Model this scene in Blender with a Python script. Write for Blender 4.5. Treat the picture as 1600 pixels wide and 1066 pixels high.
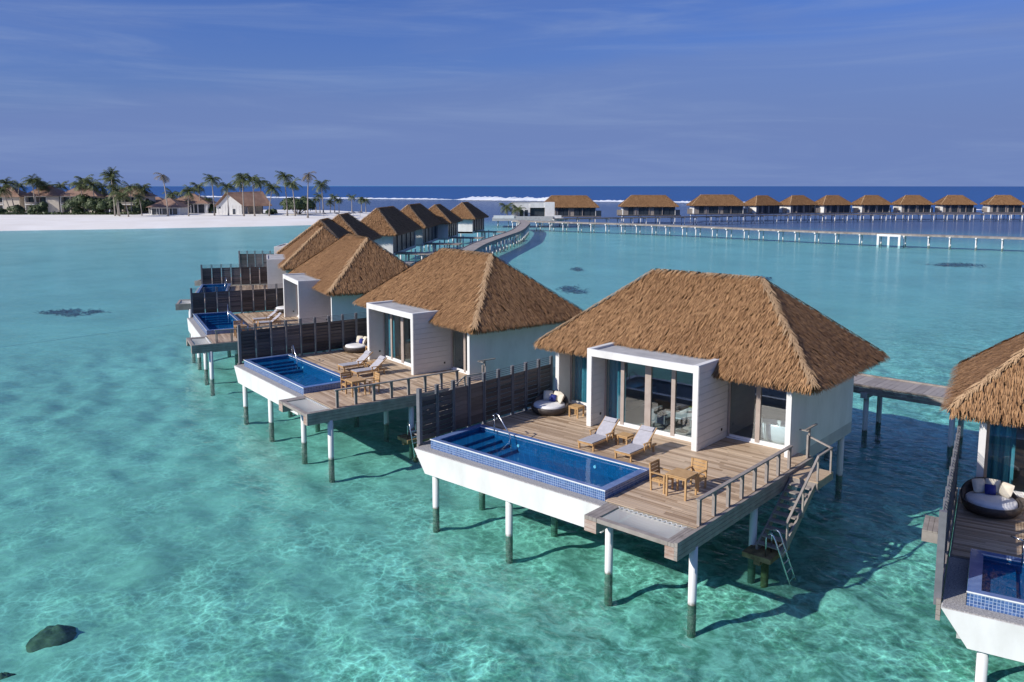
import bpy, math, random
import numpy as np
from mathutils import Vector, Matrix
random.seed(7); RNG = np.random.default_rng(11)
D = bpy.data; SC = bpy.context.scene
for o in list(D.objects): D.objects.remove(o)
COL = SC.collection
SEA_Z = -2.79; BED_Z = -4.0
# ------------------------------------------------------------------ camera, light, sky
cam = D.cameras.new('camera'); camo = D.objects.new('camera', cam); COL.objects.link(camo)
cam.sensor_width = 36; cam.lens = 1287.05/1600*36; cam.shift_y = -(533-448.64)/1600
cam.clip_start = .5; cam.clip_end = 20000
CAM_YAW, CAM_PITCH = -0.72207, math.radians(7.0925)
camo.location = (13.538, -25.048, 12.072)
camo.rotation_euler = (math.pi/2-CAM_PITCH, 0, -CAM_YAW)
SC.camera = camo
SUN_EL = math.radians(31); SUN_DIR = (-.395, -.919)
SUN_ROT = math.atan2(SUN_DIR[0], SUN_DIR[1]) % (2*math.pi)
w = D.worlds.new('World'); SC.world = w; w.use_nodes = True
nt = w.node_tree; nt.nodes.clear()
def N(nt, t, **kw):
    n = nt.nodes.new(t)
    for k, v in kw.items(): setattr(n, k, v)
    return n
sky = N(nt, 'ShaderNodeTexSky', sky_type='NISHITA', sun_disc=False)
sky.sun_elevation = SUN_EL; sky.sun_rotation = SUN_ROT
sky.air_density = 1.0; sky.dust_density = 1.6; sky.ozone_density = 4.0; sky.altitude = 0
tint = N(nt, 'ShaderNodeMix', data_type='RGBA', blend_type='MULTIPLY'); tint.inputs[0].default_value = 1
tint.inputs[7].default_value = (.29, .43, .84, 1)
nt.links.new(sky.outputs[0], tint.inputs[6])
# thin wispy cloud and a milky horizon band, the same all round the horizon
gen = N(nt, 'ShaderNodeTexCoord'); sep = N(nt, 'ShaderNodeSeparateXYZ'); nt.links.new(gen.outputs['Generated'], sep.inputs[0])
mp = N(nt, 'ShaderNodeMapping'); mp.inputs['Scale'].default_value = (1.6, 1.6, 9); mp.inputs['Rotation'].default_value = (.10, .16, .4)
nt.links.new(gen.outputs['Generated'], mp.inputs[0])
cn = N(nt, 'ShaderNodeTexNoise'); cn.inputs['Scale'].default_value = 1.5; cn.inputs['Detail'].default_value = 8; cn.inputs['Roughness'].default_value = .55; cn.inputs['Distortion'].default_value = .6
nt.links.new(mp.outputs[0], cn.inputs['Vector'])
cr = N(nt, 'ShaderNodeMapRange'); cr.inputs[1].default_value = .34; cr.inputs[2].default_value = .66; cr.inputs[3].default_value = .02; cr.inputs[4].default_value = .55
nt.links.new(cn.outputs[0], cr.inputs[0])
hz = N(nt, 'ShaderNodeMapRange', interpolation_type='SMOOTHSTEP'); hz.inputs[1].default_value = -.02; hz.inputs[2].default_value = .26; hz.inputs[3].default_value = .80; hz.inputs[4].default_value = .0
nt.links.new(sep.outputs[2], hz.inputs[0])
mx = N(nt, 'ShaderNodeMath', operation='MAXIMUM'); nt.links.new(cr.outputs[0], mx.inputs[0]); nt.links.new(hz.outputs[0], mx.inputs[1])
cl = N(nt, 'ShaderNodeMix', data_type='RGBA'); cl.inputs[7].default_value = (1.14, 1.70, 3.55, 1)
# the soft edge of a thin veil of high cloud, slightly tilted against the horizon
dp = N(nt, 'ShaderNodeVectorMath', operation='DOT_PRODUCT'); dp.inputs[1].default_value = (-.067, -.059, 1.0); nt.links.new(gen.outputs['Generated'], dp.inputs[0])
va = N(nt, 'ShaderNodeMath', operation='MULTIPLY_ADD'); va.inputs[1].default_value = .075; nt.links.new(cn.outputs[0], va.inputs[0]); nt.links.new(dp.outputs['Value'], va.inputs[2])
vr = N(nt, 'ShaderNodeMapRange', interpolation_type='SMOOTHSTEP'); vr.inputs[1].default_value = .150; vr.inputs[2].default_value = .182; vr.inputs[3].default_value = .36; vr.inputs[4].default_value = .0; nt.links.new(va.outputs[0], vr.inputs[0])
ad = N(nt, 'ShaderNodeMath', operation='ADD', use_clamp=True); nt.links.new(mx.outputs[0], ad.inputs[0]); nt.links.new(vr.outputs[0], ad.inputs[1])
nt.links.new(ad.outputs[0], cl.inputs[0]); nt.links.new(tint.outputs[2], cl.inputs[6])
wm = N(nt, 'ShaderNodeMapping'); wm.inputs['Scale'].default_value = (1.0, 1.0, 11); wm.inputs['Rotation'].default_value = (.16, -.05, 1.1); nt.links.new(gen.outputs['Generated'], wm.inputs[0])
wn = N(nt, 'ShaderNodeTexNoise'); wn.inputs['Scale'].default_value = 2.6; wn.inputs['Detail'].default_value = 10; wn.inputs['Roughness'].default_value = .62; wn.inputs['Distortion'].default_value = .9; nt.links.new(wm.outputs[0], wn.inputs['Vector'])
wr = N(nt, 'ShaderNodeMapRange', interpolation_type='SMOOTHSTEP'); wr.inputs[1].default_value = .42; wr.inputs[2].default_value = .80; wr.inputs[4].default_value = .42; nt.links.new(wn.outputs[0], wr.inputs[0])
wisp = N(nt, 'ShaderNodeMix', data_type='RGBA'); wisp.inputs[7].default_value = (1.85, 2.5, 4.2, 1); nt.links.new(wr.outputs[0], wisp.inputs[0]); nt.links.new(cl.outputs[2], wisp.inputs[6])
bg = N(nt, 'ShaderNodeBackground'); bg.inputs[1].default_value = .11
nt.links.new(wisp.outputs[2], bg.inputs[0]); wo = N(nt, 'ShaderNodeOutputWorld'); nt.links.new(bg.outputs[0], wo.inputs[0])
sl = D.lights.new('sun', 'SUN'); sl.energy = 3.9; sl.angle = math.radians(.6); sl.color = (1, .94, .85)
so = D.objects.new('sun', sl); COL.objects.link(so)
sv = Vector((SUN_DIR[0]*math.cos(SUN_EL), SUN_DIR[1]*math.cos(SUN_EL), math.sin(SUN_EL)))
so.rotation_euler = sv.to_track_quat('Z', 'Y').to_euler(); so.location = (0, -20, 40)
SC.view_settings.view_transform = 'Standard'; SC.view_settings.look = 'None'
SC.view_settings.exposure = .35; SC.view_settings.gamma = 1; SC.view_settings.use_curve_mapping = False
SC.cycles.use_denoising = True; SC.cycles.max_bounces = 10; SC.cycles.transparent_max_bounces = 16
SC.cycles.caustics_reflective = False; SC.cycles.caustics_refractive = False; SC.cycles.sample_clamp_indirect = 4
# ------------------------------------------------------------------ materials
def mat(name):
    m = D.materials.new(name); m.use_nodes = True; t = m.node_tree
    b = t.nodes['Principled BSDF']; return m, t, b
def rgb(c): return (c[0], c[1], c[2], 1)
def surf(name, c1, c2=None, rough=.6, scale=(1, 1, 1), nscale=3, island=0, bump=0, bscale=30, metal=0, spec=.5, detail=5, lo=.3, hi=.7, orand=0):
    """colour between c1 and c2 by noise and/or a random value for each loose piece"""
    m, t, b = mat(name); b.inputs['Roughness'].default_value = rough; b.inputs['Metallic'].default_value = metal
    b.inputs['Specular IOR Level'].default_value = spec
    if c2 is None: b.inputs['Base Color'].default_value = rgb(c1)
    tc = N(t, 'ShaderNodeTexCoord'); mp = N(t, 'ShaderNodeMapping'); mp.inputs['Scale'].default_value = scale
    t.links.new(tc.outputs['Object'], mp.inputs[0])
    if c2 is not None:
        n = N(t, 'ShaderNodeTexNoise'); n.inputs['Scale'].default_value = nscale; n.inputs['Detail'].default_value = detail; n.inputs['Roughness'].default_value = .6
        t.links.new(mp.outputs[0], n.inputs['Vector'])
        r = N(t, 'ShaderNodeMapRange'); r.inputs[1].default_value = lo; r.inputs[2].default_value = hi; t.links.new(n.outputs[0], r.inputs[0]); f = r.outputs[0]
        if island:
            g = N(t, 'ShaderNodeNewGeometry'); mm = N(t, 'ShaderNodeMix', data_type='FLOAT'); mm.inputs[0].default_value = island
            t.links.new(f, mm.inputs[2]); t.links.new(g.outputs['Random Per Island'], mm.inputs[3]); f = mm.outputs[0]
        if orand:
            g = N(t, 'ShaderNodeObjectInfo'); mm = N(t, 'ShaderNodeMix', data_type='FLOAT'); mm.inputs[0].default_value = orand
            t.links.new(f, mm.inputs[2]); t.links.new(g.outputs['Random'], mm.inputs[3]); f = mm.outputs[0]
        x = N(t, 'ShaderNodeMix', data_type='RGBA'); x.inputs[6].default_value = rgb(c1); x.inputs[7].default_value = rgb(c2)
        t.links.new(f, x.inputs[0]); t.links.new(x.outputs[2], b.inputs['Base Color'])
    if bump:
        n2 = N(t, 'ShaderNodeTexNoise'); n2.inputs['Scale'].default_value = bscale; n2.inputs['Detail'].default_value = 4
        t.links.new(mp.outputs[0], n2.inputs['Vector']); bp = N(t, 'ShaderNodeBump'); bp.inputs['Strength'].default_value = bump; bp.inputs['Distance'].default_value = .03
        t.links.new(n2.outputs[0], bp.inputs['Height']); t.links.new(bp.outputs[0], b.inputs['Normal'])
    return m
M = {}
M['white'] = surf('white_render', (.755, .745, .715), (.60, .59, .555), .6, (1, 1, .45), nscale=1.1, bump=.06, bscale=8, lo=.40, hi=.80, detail=8)
M['siding'] = surf('painted_siding', (.70, .68, .66), (.60, .585, .57), .55, nscale=2, island=.4)
M['concrete'] = surf('grey_concrete', (.50, .49, .47), (.34, .335, .33), .8, nscale=1.3, bump=.1)
M['slab'] = surf('soffit', (.55, .55, .53), (.42, .42, .41), .8, nscale=1)
M['thatch'] = surf('palm_thatch', (.17, .082, .036), (.50, .29, .140), .75, nscale=.35, island=.74, spec=.2)
M['thatch_hip'] = surf('palm_thatch_hip', (.29, .18, .095), (.54, .36, .205), .75, nscale=.5, island=.8, spec=.2)
M['thatch_base'] = surf('thatch_underlay', (.22, .12, .055), (.12, .066, .032), .9, nscale=4, spec=.1)
M['deck'] = surf('weathered_decking', (.24, .15, .085), (.68, .53, .375), .5, (.35, 6, 1), 2, island=.68, bump=.08, bscale=12)
M['grey_wood'] = surf('grey_weathered_wood', (.15, .125, .11), (.40, .355, .315), .7, (1, 1, 1), 2.2, island=.5, bump=.15, bscale=14)
M['dark_wood'] = surf('dark_fence_wood', (.042, .038, .042), (.150, .130, .128), .5, (1, 1, 5), 1.5, orand=.7, bump=.1, bscale=16)
M['fence_post'] = surf('fence_post_wood', (.10, .10, .11), (.20, .195, .21), .6, (1, 1, 1), 3, island=.4)
M['red_wood'] = surf('cut_board_ends', (.33, .20, .15), (.50, .42, .36), .7, (1, 1, 6), 2)
M['teak'] = surf('teak', (.36, .20, .075), (.56, .36, .17), .5, (1, 1, 1), 4, island=.4)
M['sling'] = surf('grey_sling_fabric', (.36, .35, .37), (.44, .43, .45), .8, nscale=6)
M['rattan'] = surf('dark_rattan', (.030, .024, .022), (.085, .07, .062), .5, (1, 1, 3), 9, bump=.4, bscale=26)
M['cream'] = surf('cream_fabric', (.72, .66, .54), (.60, .54, .43), .85, nscale=5)
M['offwhite'] = surf('white_cushion', (.80, .79, .77), (.70, .69, .68), .85, nscale=4)
M['navy'] = surf('navy_fabric', (.012, .022, .16), (.02, .035, .22), .8, nscale=6)
M['steel'] = surf('stainless_steel', (.62, .63, .64), None, .22, metal=1)
M['frame'] = surf('taupe_door_frame', (.34, .28, .24), (.42, .355, .31), .5, nscale=3)
M['curtain'] = surf('teal_curtain', (.06, .27, .35), (.11, .40, .48), .8, (6, 6, .3), 2)
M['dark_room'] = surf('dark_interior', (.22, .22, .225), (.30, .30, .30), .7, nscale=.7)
M['room_floor'] = surf('interior_floor', (.36, .335, .30), (.46, .43, .39), .35, (.4, 4, 1), 1.4)
M['ceramic'] = surf('white_ceramic', (.82, .83, .82), None, .15)
M['olive'] = surf('olive_throw', (.22, .22, .035), (.30, .29, .06), .9, nscale=6)
M['black'] = surf('black_fitting', (.02, .02, .02), None, .5)
M['dark_screen'] = surf('dark_back_panels', (.012, .017, .027), (.045, .055, .070), .30, (1.2, 1.2, .12), 1.1, island=.5)
M['gravel'] = surf('pebbles', (.16, .15, .15), (.52, .50, .47), .8, nscale=22, bump=.6, bscale=26)
M['sand'] = surf('white_beach_sand', (.86, .83, .775), (.74, .70, .63), .9, nscale=.06, bump=.3, bscale=.5, detail=8)
M['scrub'] = surf('scrub_ground', (.16, .15, .07), (.38, .33, .24), .9, nscale=.15)
M['net'] = None
M['tilecap'] = surf('pool_cap_tile', (.085, .145, .32), (.16, .24, .44), .18, nscale=2.5)
M['jetty'] = surf('jetty_planks', (.17, .15, .145), (.43, .385, .345), .7, (1, 1, 1), .9, island=.5, bump=.1, orand=.35)
M['brown_roof'] = surf('brown_shingle_roof', (.20, .115, .08), (.31, .19, .135), .8, nscale=.5, detail=8)
M['beige'] = surf('beige_wall', (.55, .49, .41), (.47, .42, .35), .8, nscale=.3)
M['trunk'] = surf('palm_trunk', (.26, .22, .185), (.40, .35, .30), .85, (1, 1, 3), 2)
M['frond'] = surf('palm_fronds', (.035, .060, .016), (.135, .155, .045), .55, nscale=.5, island=.7)
M['frond_dry'] = surf('dry_palm_fronds', (.10, .085, .03), (.24, .17, .07), .6, nscale=.5, island=.7)
M['leaf'] = surf('bush_leaves', (.022, .045, .012), (.075, .105, .03), .6, nscale=.35, island=.7)
M['reef'] = surf('coral_reef', (.05, .05, .036), (.26, .20, .12), .9, nscale=1.2, bump=.6, bscale=3)
M['grass'] = surf('seagrass_patch', (.09, .13, .15), (.20, .26, .27), .9, nscale=.9)
M['rust'] = surf('rusty_landing', (.10, .065, .03), (.36, .26, .12), .85, nscale=3, bump=.3)
M['foam'] = surf('sea_foam', (.86, .88, .90), (.70, .76, .84), .7, nscale=.08)
M['dark_glass'] = surf('far_window_glass', (.03, .04, .05), (.06, .07, .085), .12, nscale=.4)
def pile_mat():
    m, t, b = mat('concrete_pile'); b.inputs['Roughness'].default_value = .6
    g = N(t, 'ShaderNodeNewGeometry'); s = N(t, 'ShaderNodeSeparateXYZ'); t.links.new(g.outputs['Position'], s.inputs[0])
    n = N(t, 'ShaderNodeTexNoise'); n.inputs['Scale'].default_value = 4; t.links.new(g.outputs['Position'], n.inputs['Vector'])
    a = N(t, 'ShaderNodeMath', operation='MULTIPLY_ADD'); a.inputs[1].default_value = .35; t.links.new(n.outputs[0], a.inputs[0]); t.links.new(s.outputs[2], a.inputs[2])
    r = N(t, 'ShaderNodeValToRGB'); e = r.color_ramp.elements      # sea growth below the tide line
    mr = N(t, 'ShaderNodeMapRange'); mr.inputs[1].default_value = SEA_Z-.56; mr.inputs[2].default_value = SEA_Z+.84; t.links.new(a.outputs[0], mr.inputs[0]); t.links.new(mr.outputs[0], r.inputs[0])
    e[0].position = .46; e[0].color = (.17, .19, .14, 1); e[1].position = .60; e[1].color = (.72, .71, .69, 1)
    x = e.new(.53); x.color = (.22, .20, .15, 1)
    t.links.new(r.outputs[0], b.inputs['Base Color']); return m
M['pile'] = pile_mat()
def tile_mat(name, c1, c2, sc, mortar):
    m, t, b = mat(name); b.inputs['Roughness'].default_value = .15
    tc = N(t, 'ShaderNodeTexCoord'); s = N(t, 'ShaderNodeSeparateXYZ'); t.links.new(tc.outputs['Object'], s.inputs[0])
    ad = N(t, 'ShaderNodeMath', operation='ADD'); t.links.new(s.outputs[0], ad.inputs[0]); t.links.new(s.outputs[1], ad.inputs[1])
    cb = N(t, 'ShaderNodeCombineXYZ'); t.links.new(ad.outputs[0], cb.inputs[0]); t.links.new(s.outputs[2], cb.inputs[1])
    br = N(t, 'ShaderNodeTexBrick', offset=0.0); br.inputs['Scale'].default_value = sc; br.inputs['Color1'].default_value = rgb(c1); br.inputs['Color2'].default_value = rgb(c2)
    br.inputs['Mortar'].default_value = rgb(mortar); br.inputs['Mortar Size'].default_value = .045; br.inputs['Brick Width'].default_value = .5; br.inputs['Row Height'].default_value = .5
    t.links.new(cb.outputs[0], br.inputs['Vector']); t.links.new(br.outputs[0], b.inputs['Base Color'])
    bp = N(t, 'ShaderNodeBump'); bp.inputs['Strength'].default_value = .4; bp.inputs['Distance'].default_value = .01; bp.invert = True
    t.links.new(br.outputs['Fac'], bp.inputs['Height']); t.links.new(bp.outputs[0], b.inputs['Normal']); return m
M['tile'] = tile_mat('blue_mosaic', (.030, .080, .215), (.085, .165, .36), 5.2, (.32, .40, .54))
M['tile_in'] = tile_mat('pool_lining', (.010, .105, .235), (.018, .15, .31), 4, (.015, .11, .22))
def math2(t, op, a, b=None, c=None):
    n = N(t, 'ShaderNodeMath', operation=op)
    for i, v in enumerate((a, b, c)):
        if v is None: continue
        if isinstance(v, (int, float)): n.inputs[i].default_value = v
        else: t.links.new(v, n.inputs[i])
    return n.outputs[0]
def water_mat(name, T, bumps, fmax=1.0, rough=.03, build=None, ior=1.33):
    """clear water: tinted transmission below a Fresnel mirror with rippled normals"""
    m = D.materials.new(name); m.use_nodes = True; t = m.node_tree; t.nodes.clear()
    out = N(t, 'ShaderNodeOutputMaterial'); g = N(t, 'ShaderNodeNewGeometry')
    prev = None
    for sc, dist, det, stretch in bumps:
        mp = N(t, 'ShaderNodeMapping'); mp.inputs['Scale'].default_value = stretch; mp.inputs['Rotation'].default_value = (0, 0, .5); t.links.new(g.outputs['Position'], mp.inputs[0])
        n = N(t, 'ShaderNodeTexNoise'); n.inputs['Scale'].default_value = sc; n.inputs['Detail'].default_value = det; n.inputs['Distortion'].default_value = .7
        t.links.new(mp.outputs[0], n.inputs['Vector'])
        b = N(t, 'ShaderNodeBump'); b.inputs['Strength'].default_value = 1; b.inputs['Distance'].default_value = dist; t.links.new(n.outputs[0], b.inputs['Height'])
        if prev: t.links.new(prev.outputs[0], b.inputs['Normal'])
        prev = b
    fr = N(t, 'ShaderNodeFresnel'); fr.inputs[0].default_value = ior; t.links.new(math2(t, 'MULTIPLY_ADD', g.outputs['Backfacing'], 1/ior-ior, ior), fr.inputs[0]); t.links.new(prev.outputs[0], fr.inputs['Normal'])
    mn = N(t, 'ShaderNodeMath', operation='MINIMUM'); mn.inputs[1].default_value = fmax; t.links.new(fr.outputs[0], mn.inputs[0])
    gl = N(t, 'ShaderNodeBsdfGlossy'); gl.inputs['Roughness'].default_value = rough; t.links.new(prev.outputs[0], gl.inputs['Normal'])
    tr = N(t, 'ShaderNodeBsdfTransparent'); tr.inputs[0].default_value = rgb(T)
    if build: t.links.new(build(t, g), tr.inputs[0])
    mi = N(t, 'ShaderNodeMixShader'); t.links.new(mn.outputs[0], mi.inputs[0]); t.links.new(tr.outputs[0], mi.inputs[1]); t.links.new(gl.outputs[0], mi.inputs[2])
    t.links.new(mi.outputs[0], out.inputs[0]); return m
def ramp01(t, v, a, b, lo=0., hi=1.):
    n = N(t, 'ShaderNodeMapRange', interpolation_type='SMOOTHSTEP'); n.inputs[1].default_value = a; n.inputs[2].default_value = b; n.inputs[3].default_value = lo; n.inputs[4].default_value = hi
    t.links.new(v, n.inputs[0]); return n.outputs[0]
def mixc(t, f, a, b):
    n = N(t, 'ShaderNodeMix', data_type='RGBA')
    if isinstance(f, (int, float)): n.inputs[0].default_value = f
    else: t.links.new(f, n.inputs[0])
    for i, v in ((6, a), (7, b)):
        if isinstance(v, tuple): n.inputs[i].default_value = rgb(v)
        else: t.links.new(v, n.inputs[i])
    return n.outputs[2]
def sea_zones(t, g):
    """distance measures over the real ground: lagoon, pale reef flat, deep ocean beyond the reef edge"""
    s = N(t, 'ShaderNodeSeparateXYZ'); t.links.new(g.outputs['Position'], s.inputs[0]); X, Y = s.outputs[0], s.outputs[1]
    nz = N(t, 'ShaderNodeTexNoise'); nz.inputs['Scale'].default_value = .012; nz.inputs['Detail'].default_value = 6; t.links.new(g.outputs['Position'], nz.inputs['Vector'])
    wob = math2(t, 'MULTIPLY_ADD', nz.outputs[0], 60., -30.)
    across = math2(t, 'ADD', math2(t, 'MULTIPLY', X, -.168), math2(t, 'MULTIPLY', Y, .986))
    far = math2(t, 'ADD', across, wob)
    east = math2(t, 'ADD', math2(t, 'MULTIPLY', X, 1.0), math2(t, 'MULTIPLY', Y, .30))
    flat = ramp01(t, far, 195, 300)
    deep1 = ramp01(t, far, 615, 690)
    deep2 = math2(t, 'MULTIPLY', ramp01(t, far, 400, 520), ramp01(t, east, -120, 20))
    deep = math2(t, 'MAXIMUM', deep1, deep2)
    # from the deep green water by the camera to the paler blue lagoon beyond
    away = math2(t, 'ADD', math2(t, 'MULTIPLY', X, -.661), math2(t, 'MULTIPLY', Y, .750))
    mid = ramp01(t, math2(t, 'ADD', away, math2(t, 'MULTIPLY', wob, .5)), -20, 110)
    return X, Y, away, mid, flat, deep
def sea_tint(t, g):
    X, Y, away, mid, flat, deep = sea_zones(t, g)
    c = mixc(t, mid, (.455, .805, .765), (.50, .845, .90))
    c = mixc(t, flat, c, (.46, .62, .84)); c = mixc(t, deep, c, (.19, .53, .83))
    # uneven patches, and the ripple-focused net of light painted into the water tint
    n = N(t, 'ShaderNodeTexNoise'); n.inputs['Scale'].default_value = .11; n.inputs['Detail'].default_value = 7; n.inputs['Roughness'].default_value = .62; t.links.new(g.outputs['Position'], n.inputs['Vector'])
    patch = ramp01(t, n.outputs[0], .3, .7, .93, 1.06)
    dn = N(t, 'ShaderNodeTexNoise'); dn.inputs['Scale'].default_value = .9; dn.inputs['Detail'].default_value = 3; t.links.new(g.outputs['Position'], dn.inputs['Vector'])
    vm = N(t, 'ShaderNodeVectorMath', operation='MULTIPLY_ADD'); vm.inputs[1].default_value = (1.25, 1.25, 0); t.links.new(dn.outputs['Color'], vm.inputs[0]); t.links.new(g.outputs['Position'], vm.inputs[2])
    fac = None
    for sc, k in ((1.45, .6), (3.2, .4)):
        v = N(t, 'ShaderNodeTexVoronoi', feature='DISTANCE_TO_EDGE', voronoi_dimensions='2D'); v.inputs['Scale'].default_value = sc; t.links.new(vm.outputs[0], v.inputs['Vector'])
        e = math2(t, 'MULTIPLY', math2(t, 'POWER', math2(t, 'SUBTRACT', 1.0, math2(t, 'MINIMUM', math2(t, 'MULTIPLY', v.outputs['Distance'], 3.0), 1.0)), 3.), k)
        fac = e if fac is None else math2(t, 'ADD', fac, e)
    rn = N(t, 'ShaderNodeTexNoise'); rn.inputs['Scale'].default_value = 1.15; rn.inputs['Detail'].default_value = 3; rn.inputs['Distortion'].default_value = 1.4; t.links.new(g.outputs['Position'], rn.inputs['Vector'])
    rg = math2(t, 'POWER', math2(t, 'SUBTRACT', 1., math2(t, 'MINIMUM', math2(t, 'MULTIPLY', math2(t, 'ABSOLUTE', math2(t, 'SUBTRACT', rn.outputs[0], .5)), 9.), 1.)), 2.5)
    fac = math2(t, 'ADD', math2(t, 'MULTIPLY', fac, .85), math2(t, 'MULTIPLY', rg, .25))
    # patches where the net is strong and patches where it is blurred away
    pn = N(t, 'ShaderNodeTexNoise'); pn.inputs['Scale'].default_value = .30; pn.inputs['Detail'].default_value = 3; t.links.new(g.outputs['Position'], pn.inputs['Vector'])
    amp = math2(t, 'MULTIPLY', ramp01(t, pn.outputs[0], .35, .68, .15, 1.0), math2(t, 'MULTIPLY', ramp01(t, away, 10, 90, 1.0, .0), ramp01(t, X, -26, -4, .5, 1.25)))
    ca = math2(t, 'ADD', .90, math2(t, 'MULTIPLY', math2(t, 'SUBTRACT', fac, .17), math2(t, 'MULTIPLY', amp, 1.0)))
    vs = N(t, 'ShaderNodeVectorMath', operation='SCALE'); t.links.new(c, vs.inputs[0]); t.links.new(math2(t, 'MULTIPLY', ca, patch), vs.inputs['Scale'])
    return vs.outputs[0]
M['sea'] = water_mat('lagoon_water', (.5, .8, .8), [(.22, .10, 3, (1, 1.8, 1)), (1.1, .075, 4, (1, 1.6, 1)), (3.2, .026, 3, (1, 1.5, 1))], .34, .06, sea_tint)
M['pool_water'] = water_mat('pool_water', (.42, .80, .93), [(.9, .012, 3, (1, 1, 1))], .11, .01)
M['glass'] = water_mat('window_glass', (.86, .93, .95), [(.15, .004, 1, (1, 1, 1))], 1.0, .0, ior=1.9)
def net_mat():
    m = D.materials.new('netting'); m.use_nodes = True; t = m.node_tree; t.nodes.clear(); out = N(t, 'ShaderNodeOutputMaterial')
    d = N(t, 'ShaderNodeBsdfDiffuse'); d.inputs[0].default_value = (.92, .89, .84, 1); tr = N(t, 'ShaderNodeBsdfTransparent')
    mi = N(t, 'ShaderNodeMixShader'); mi.inputs[0].default_value = .42; t.links.new(tr.outputs[0], mi.inputs[1]); t.links.new(d.outputs[0], mi.inputs[2]); t.links.new(mi.outputs[0], out.inputs[0]); return m
M['net'] = net_mat()
def bed_mat():
    m, t, b = mat('lagoon_bed'); b.inputs['Roughness'].default_value = .9; b.inputs['Specular IOR Level'].default_value = .1
    g = N(t, 'ShaderNodeNewGeometry'); X, Y, away, mid, flat, deep = sea_zones(t, g)
    n = N(t, 'ShaderNodeTexNoise'); n.inputs['Scale'].default_value = 1.0; n.inputs['Detail'].default_value = 9; n.inputs['Roughness'].default_value = .70; n.inputs['Distortion'].default_value = .6; t.links.new(g.outputs['Position'], n.inputs['Vector'])
    near = math2(t, 'MULTIPLY', ramp01(t, away, 15, 75, 1., .5), ramp01(t, X, -20, 0, .26, .9))
    c = mixc(t, math2(t, 'MULTIPLY', ramp01(t, n.outputs[0], .40, .62), near), (.78, .79, .70), (.24, .33, .26))
    n2 = N(t, 'ShaderNodeTexNoise'); n2.inputs['Scale'].default_value = .05; n2.inputs['Detail'].default_value = 7; t.links.new(g.outputs['Position'], n2.inputs['Vector'])
    c = mixc(t, ramp01(t, n2.outputs[0], .56, .72, 0, .22), c, (.30, .42, .38))
    c = mixc(t, flat, c, (.42, .40, .44)); c = mixc(t, deep, c, (.13, .36, .54))
    t.links.new(c, b.inputs['Base Color']); return m
M['bed'] = bed_mat()
# ------------------------------------------------------------------ mesh helpers
class MB:
    def __init__(s): s.v = []; s.f = []; s.mi = []; s.m = 0
    def add(s, V, F, m=None):
        o = len(s.v); s.v += [tuple(p) for p in V]; s.f += [tuple(i+o for i in q) for q in F]; s.mi += [s.m if m is None else m]*len(F); return s
    def box(s, x0, x1, y0, y1, z0, z1, m=None):
        V = [(x, y, z) for z in (z0, z1) for y in (y0, y1) for x in (x0, x1)]
        return s.add(V, [(0, 2, 3, 1), (4, 5, 7, 6), (0, 1, 5, 4), (2, 6, 7, 3), (0, 4, 6, 2), (1, 3, 7, 5)], m)
    def bar(s, p, q, wd, ht, m=None, up=(0, 0, 1)):
        p, q = Vector(p), Vector(q); d = (q-p).normalized(); u = Vector(up)
        if abs(d.dot(u)) > .98: u = Vector((1, 0, 0))
        a = d.cross(u).normalized()*wd/2; b = a.cross(d).normalized()*ht/2
        V = [r+i*a+j*b for r in (p, q) for j in (-1, 1) for i in (-1, 1)]
        return s.add(V, [(0, 1, 3, 2), (4, 6, 7, 5), (0, 4, 5, 1), (2, 3, 7, 6), (0, 2, 6, 4), (1, 5, 7, 3)], m)
    def tube(s, pts, r, n=8, m=None, cap=True):
        pts = [Vector(p) for p in pts]; R = r if isinstance(r, (list, tuple)) else [r]*len(pts); V = []; F = []
        for i, p in enumerate(pts):
            d = (pts[min(i+1, len(pts)-1)]-pts[max(i-1, 0)]).normalized(); u = Vector((0, 0, 1)) if abs(d.z) < .95 else Vector((1, 0, 0))
            a = d.cross(u).normalized(); b = a.cross(d)
            V += [p+R[i]*(math.cos(2*math.pi*k/n)*a+math.sin(2*math.pi*k/n)*b) for k in range(n)]
            if i: F += [((i-1)*n+k, (i-1)*n+(k+1) % n, i*n+(k+1) % n, i*n+k) for k in range(n)]
        if cap: F += [tuple(range(n))[::-1], tuple((len(pts)-1)*n+k for k in range(n))]
        return s.add(V, F, m)
    def prism(s, poly, lo, hi, axis='z', m=None):
        n = len(poly); e = {'x': lambda a, b, h: (h, a, b), 'y': lambda a, b, h: (a, h, b), 'z': lambda a, b, h: (a, b, h)}[axis]
        V = [e(a, b, lo) for a, b in poly]+[e(a, b, hi) for a, b in poly]
        return s.add(V, [tuple(range(n))[::-1], tuple(range(n, 2*n))]+[(i, (i+1) % n, n+(i+1) % n, n+i) for i in range(n)], m)
    def grid(s, fn, nu, nv, m=None):
        V = [fn(i/nu, j/nv) for j in range(nv+1) for i in range(nu+1)]
        return s.add(V, [(j*(nu+1)+i, j*(nu+1)+i+1, (j+1)*(nu+1)+i+1, (j+1)*(nu+1)+i) for j in range(nv) for i in range(nu)], m)
    def mesh(s, name, mats, smooth=False, off=(0, 0, 0)):
        me = D.meshes.new(name); o = Vector(off); me.from_pydata([Vector(p)-o for p in s.v], [], s.f)
        for k in (mats if isinstance(mats, (list, tuple)) else [mats]): me.materials.append(M[k])
        me.polygons.foreach_set('material_index', s.mi); me.update()
        import bmesh
        b = bmesh.new(); b.from_mesh(me); bmesh.ops.recalc_face_normals(b, faces=b.faces); b.to_mesh(me); b.free()
        if smooth: me.polygons.foreach_set('use_smooth', [True]*len(me.polygons))
        return me
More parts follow.
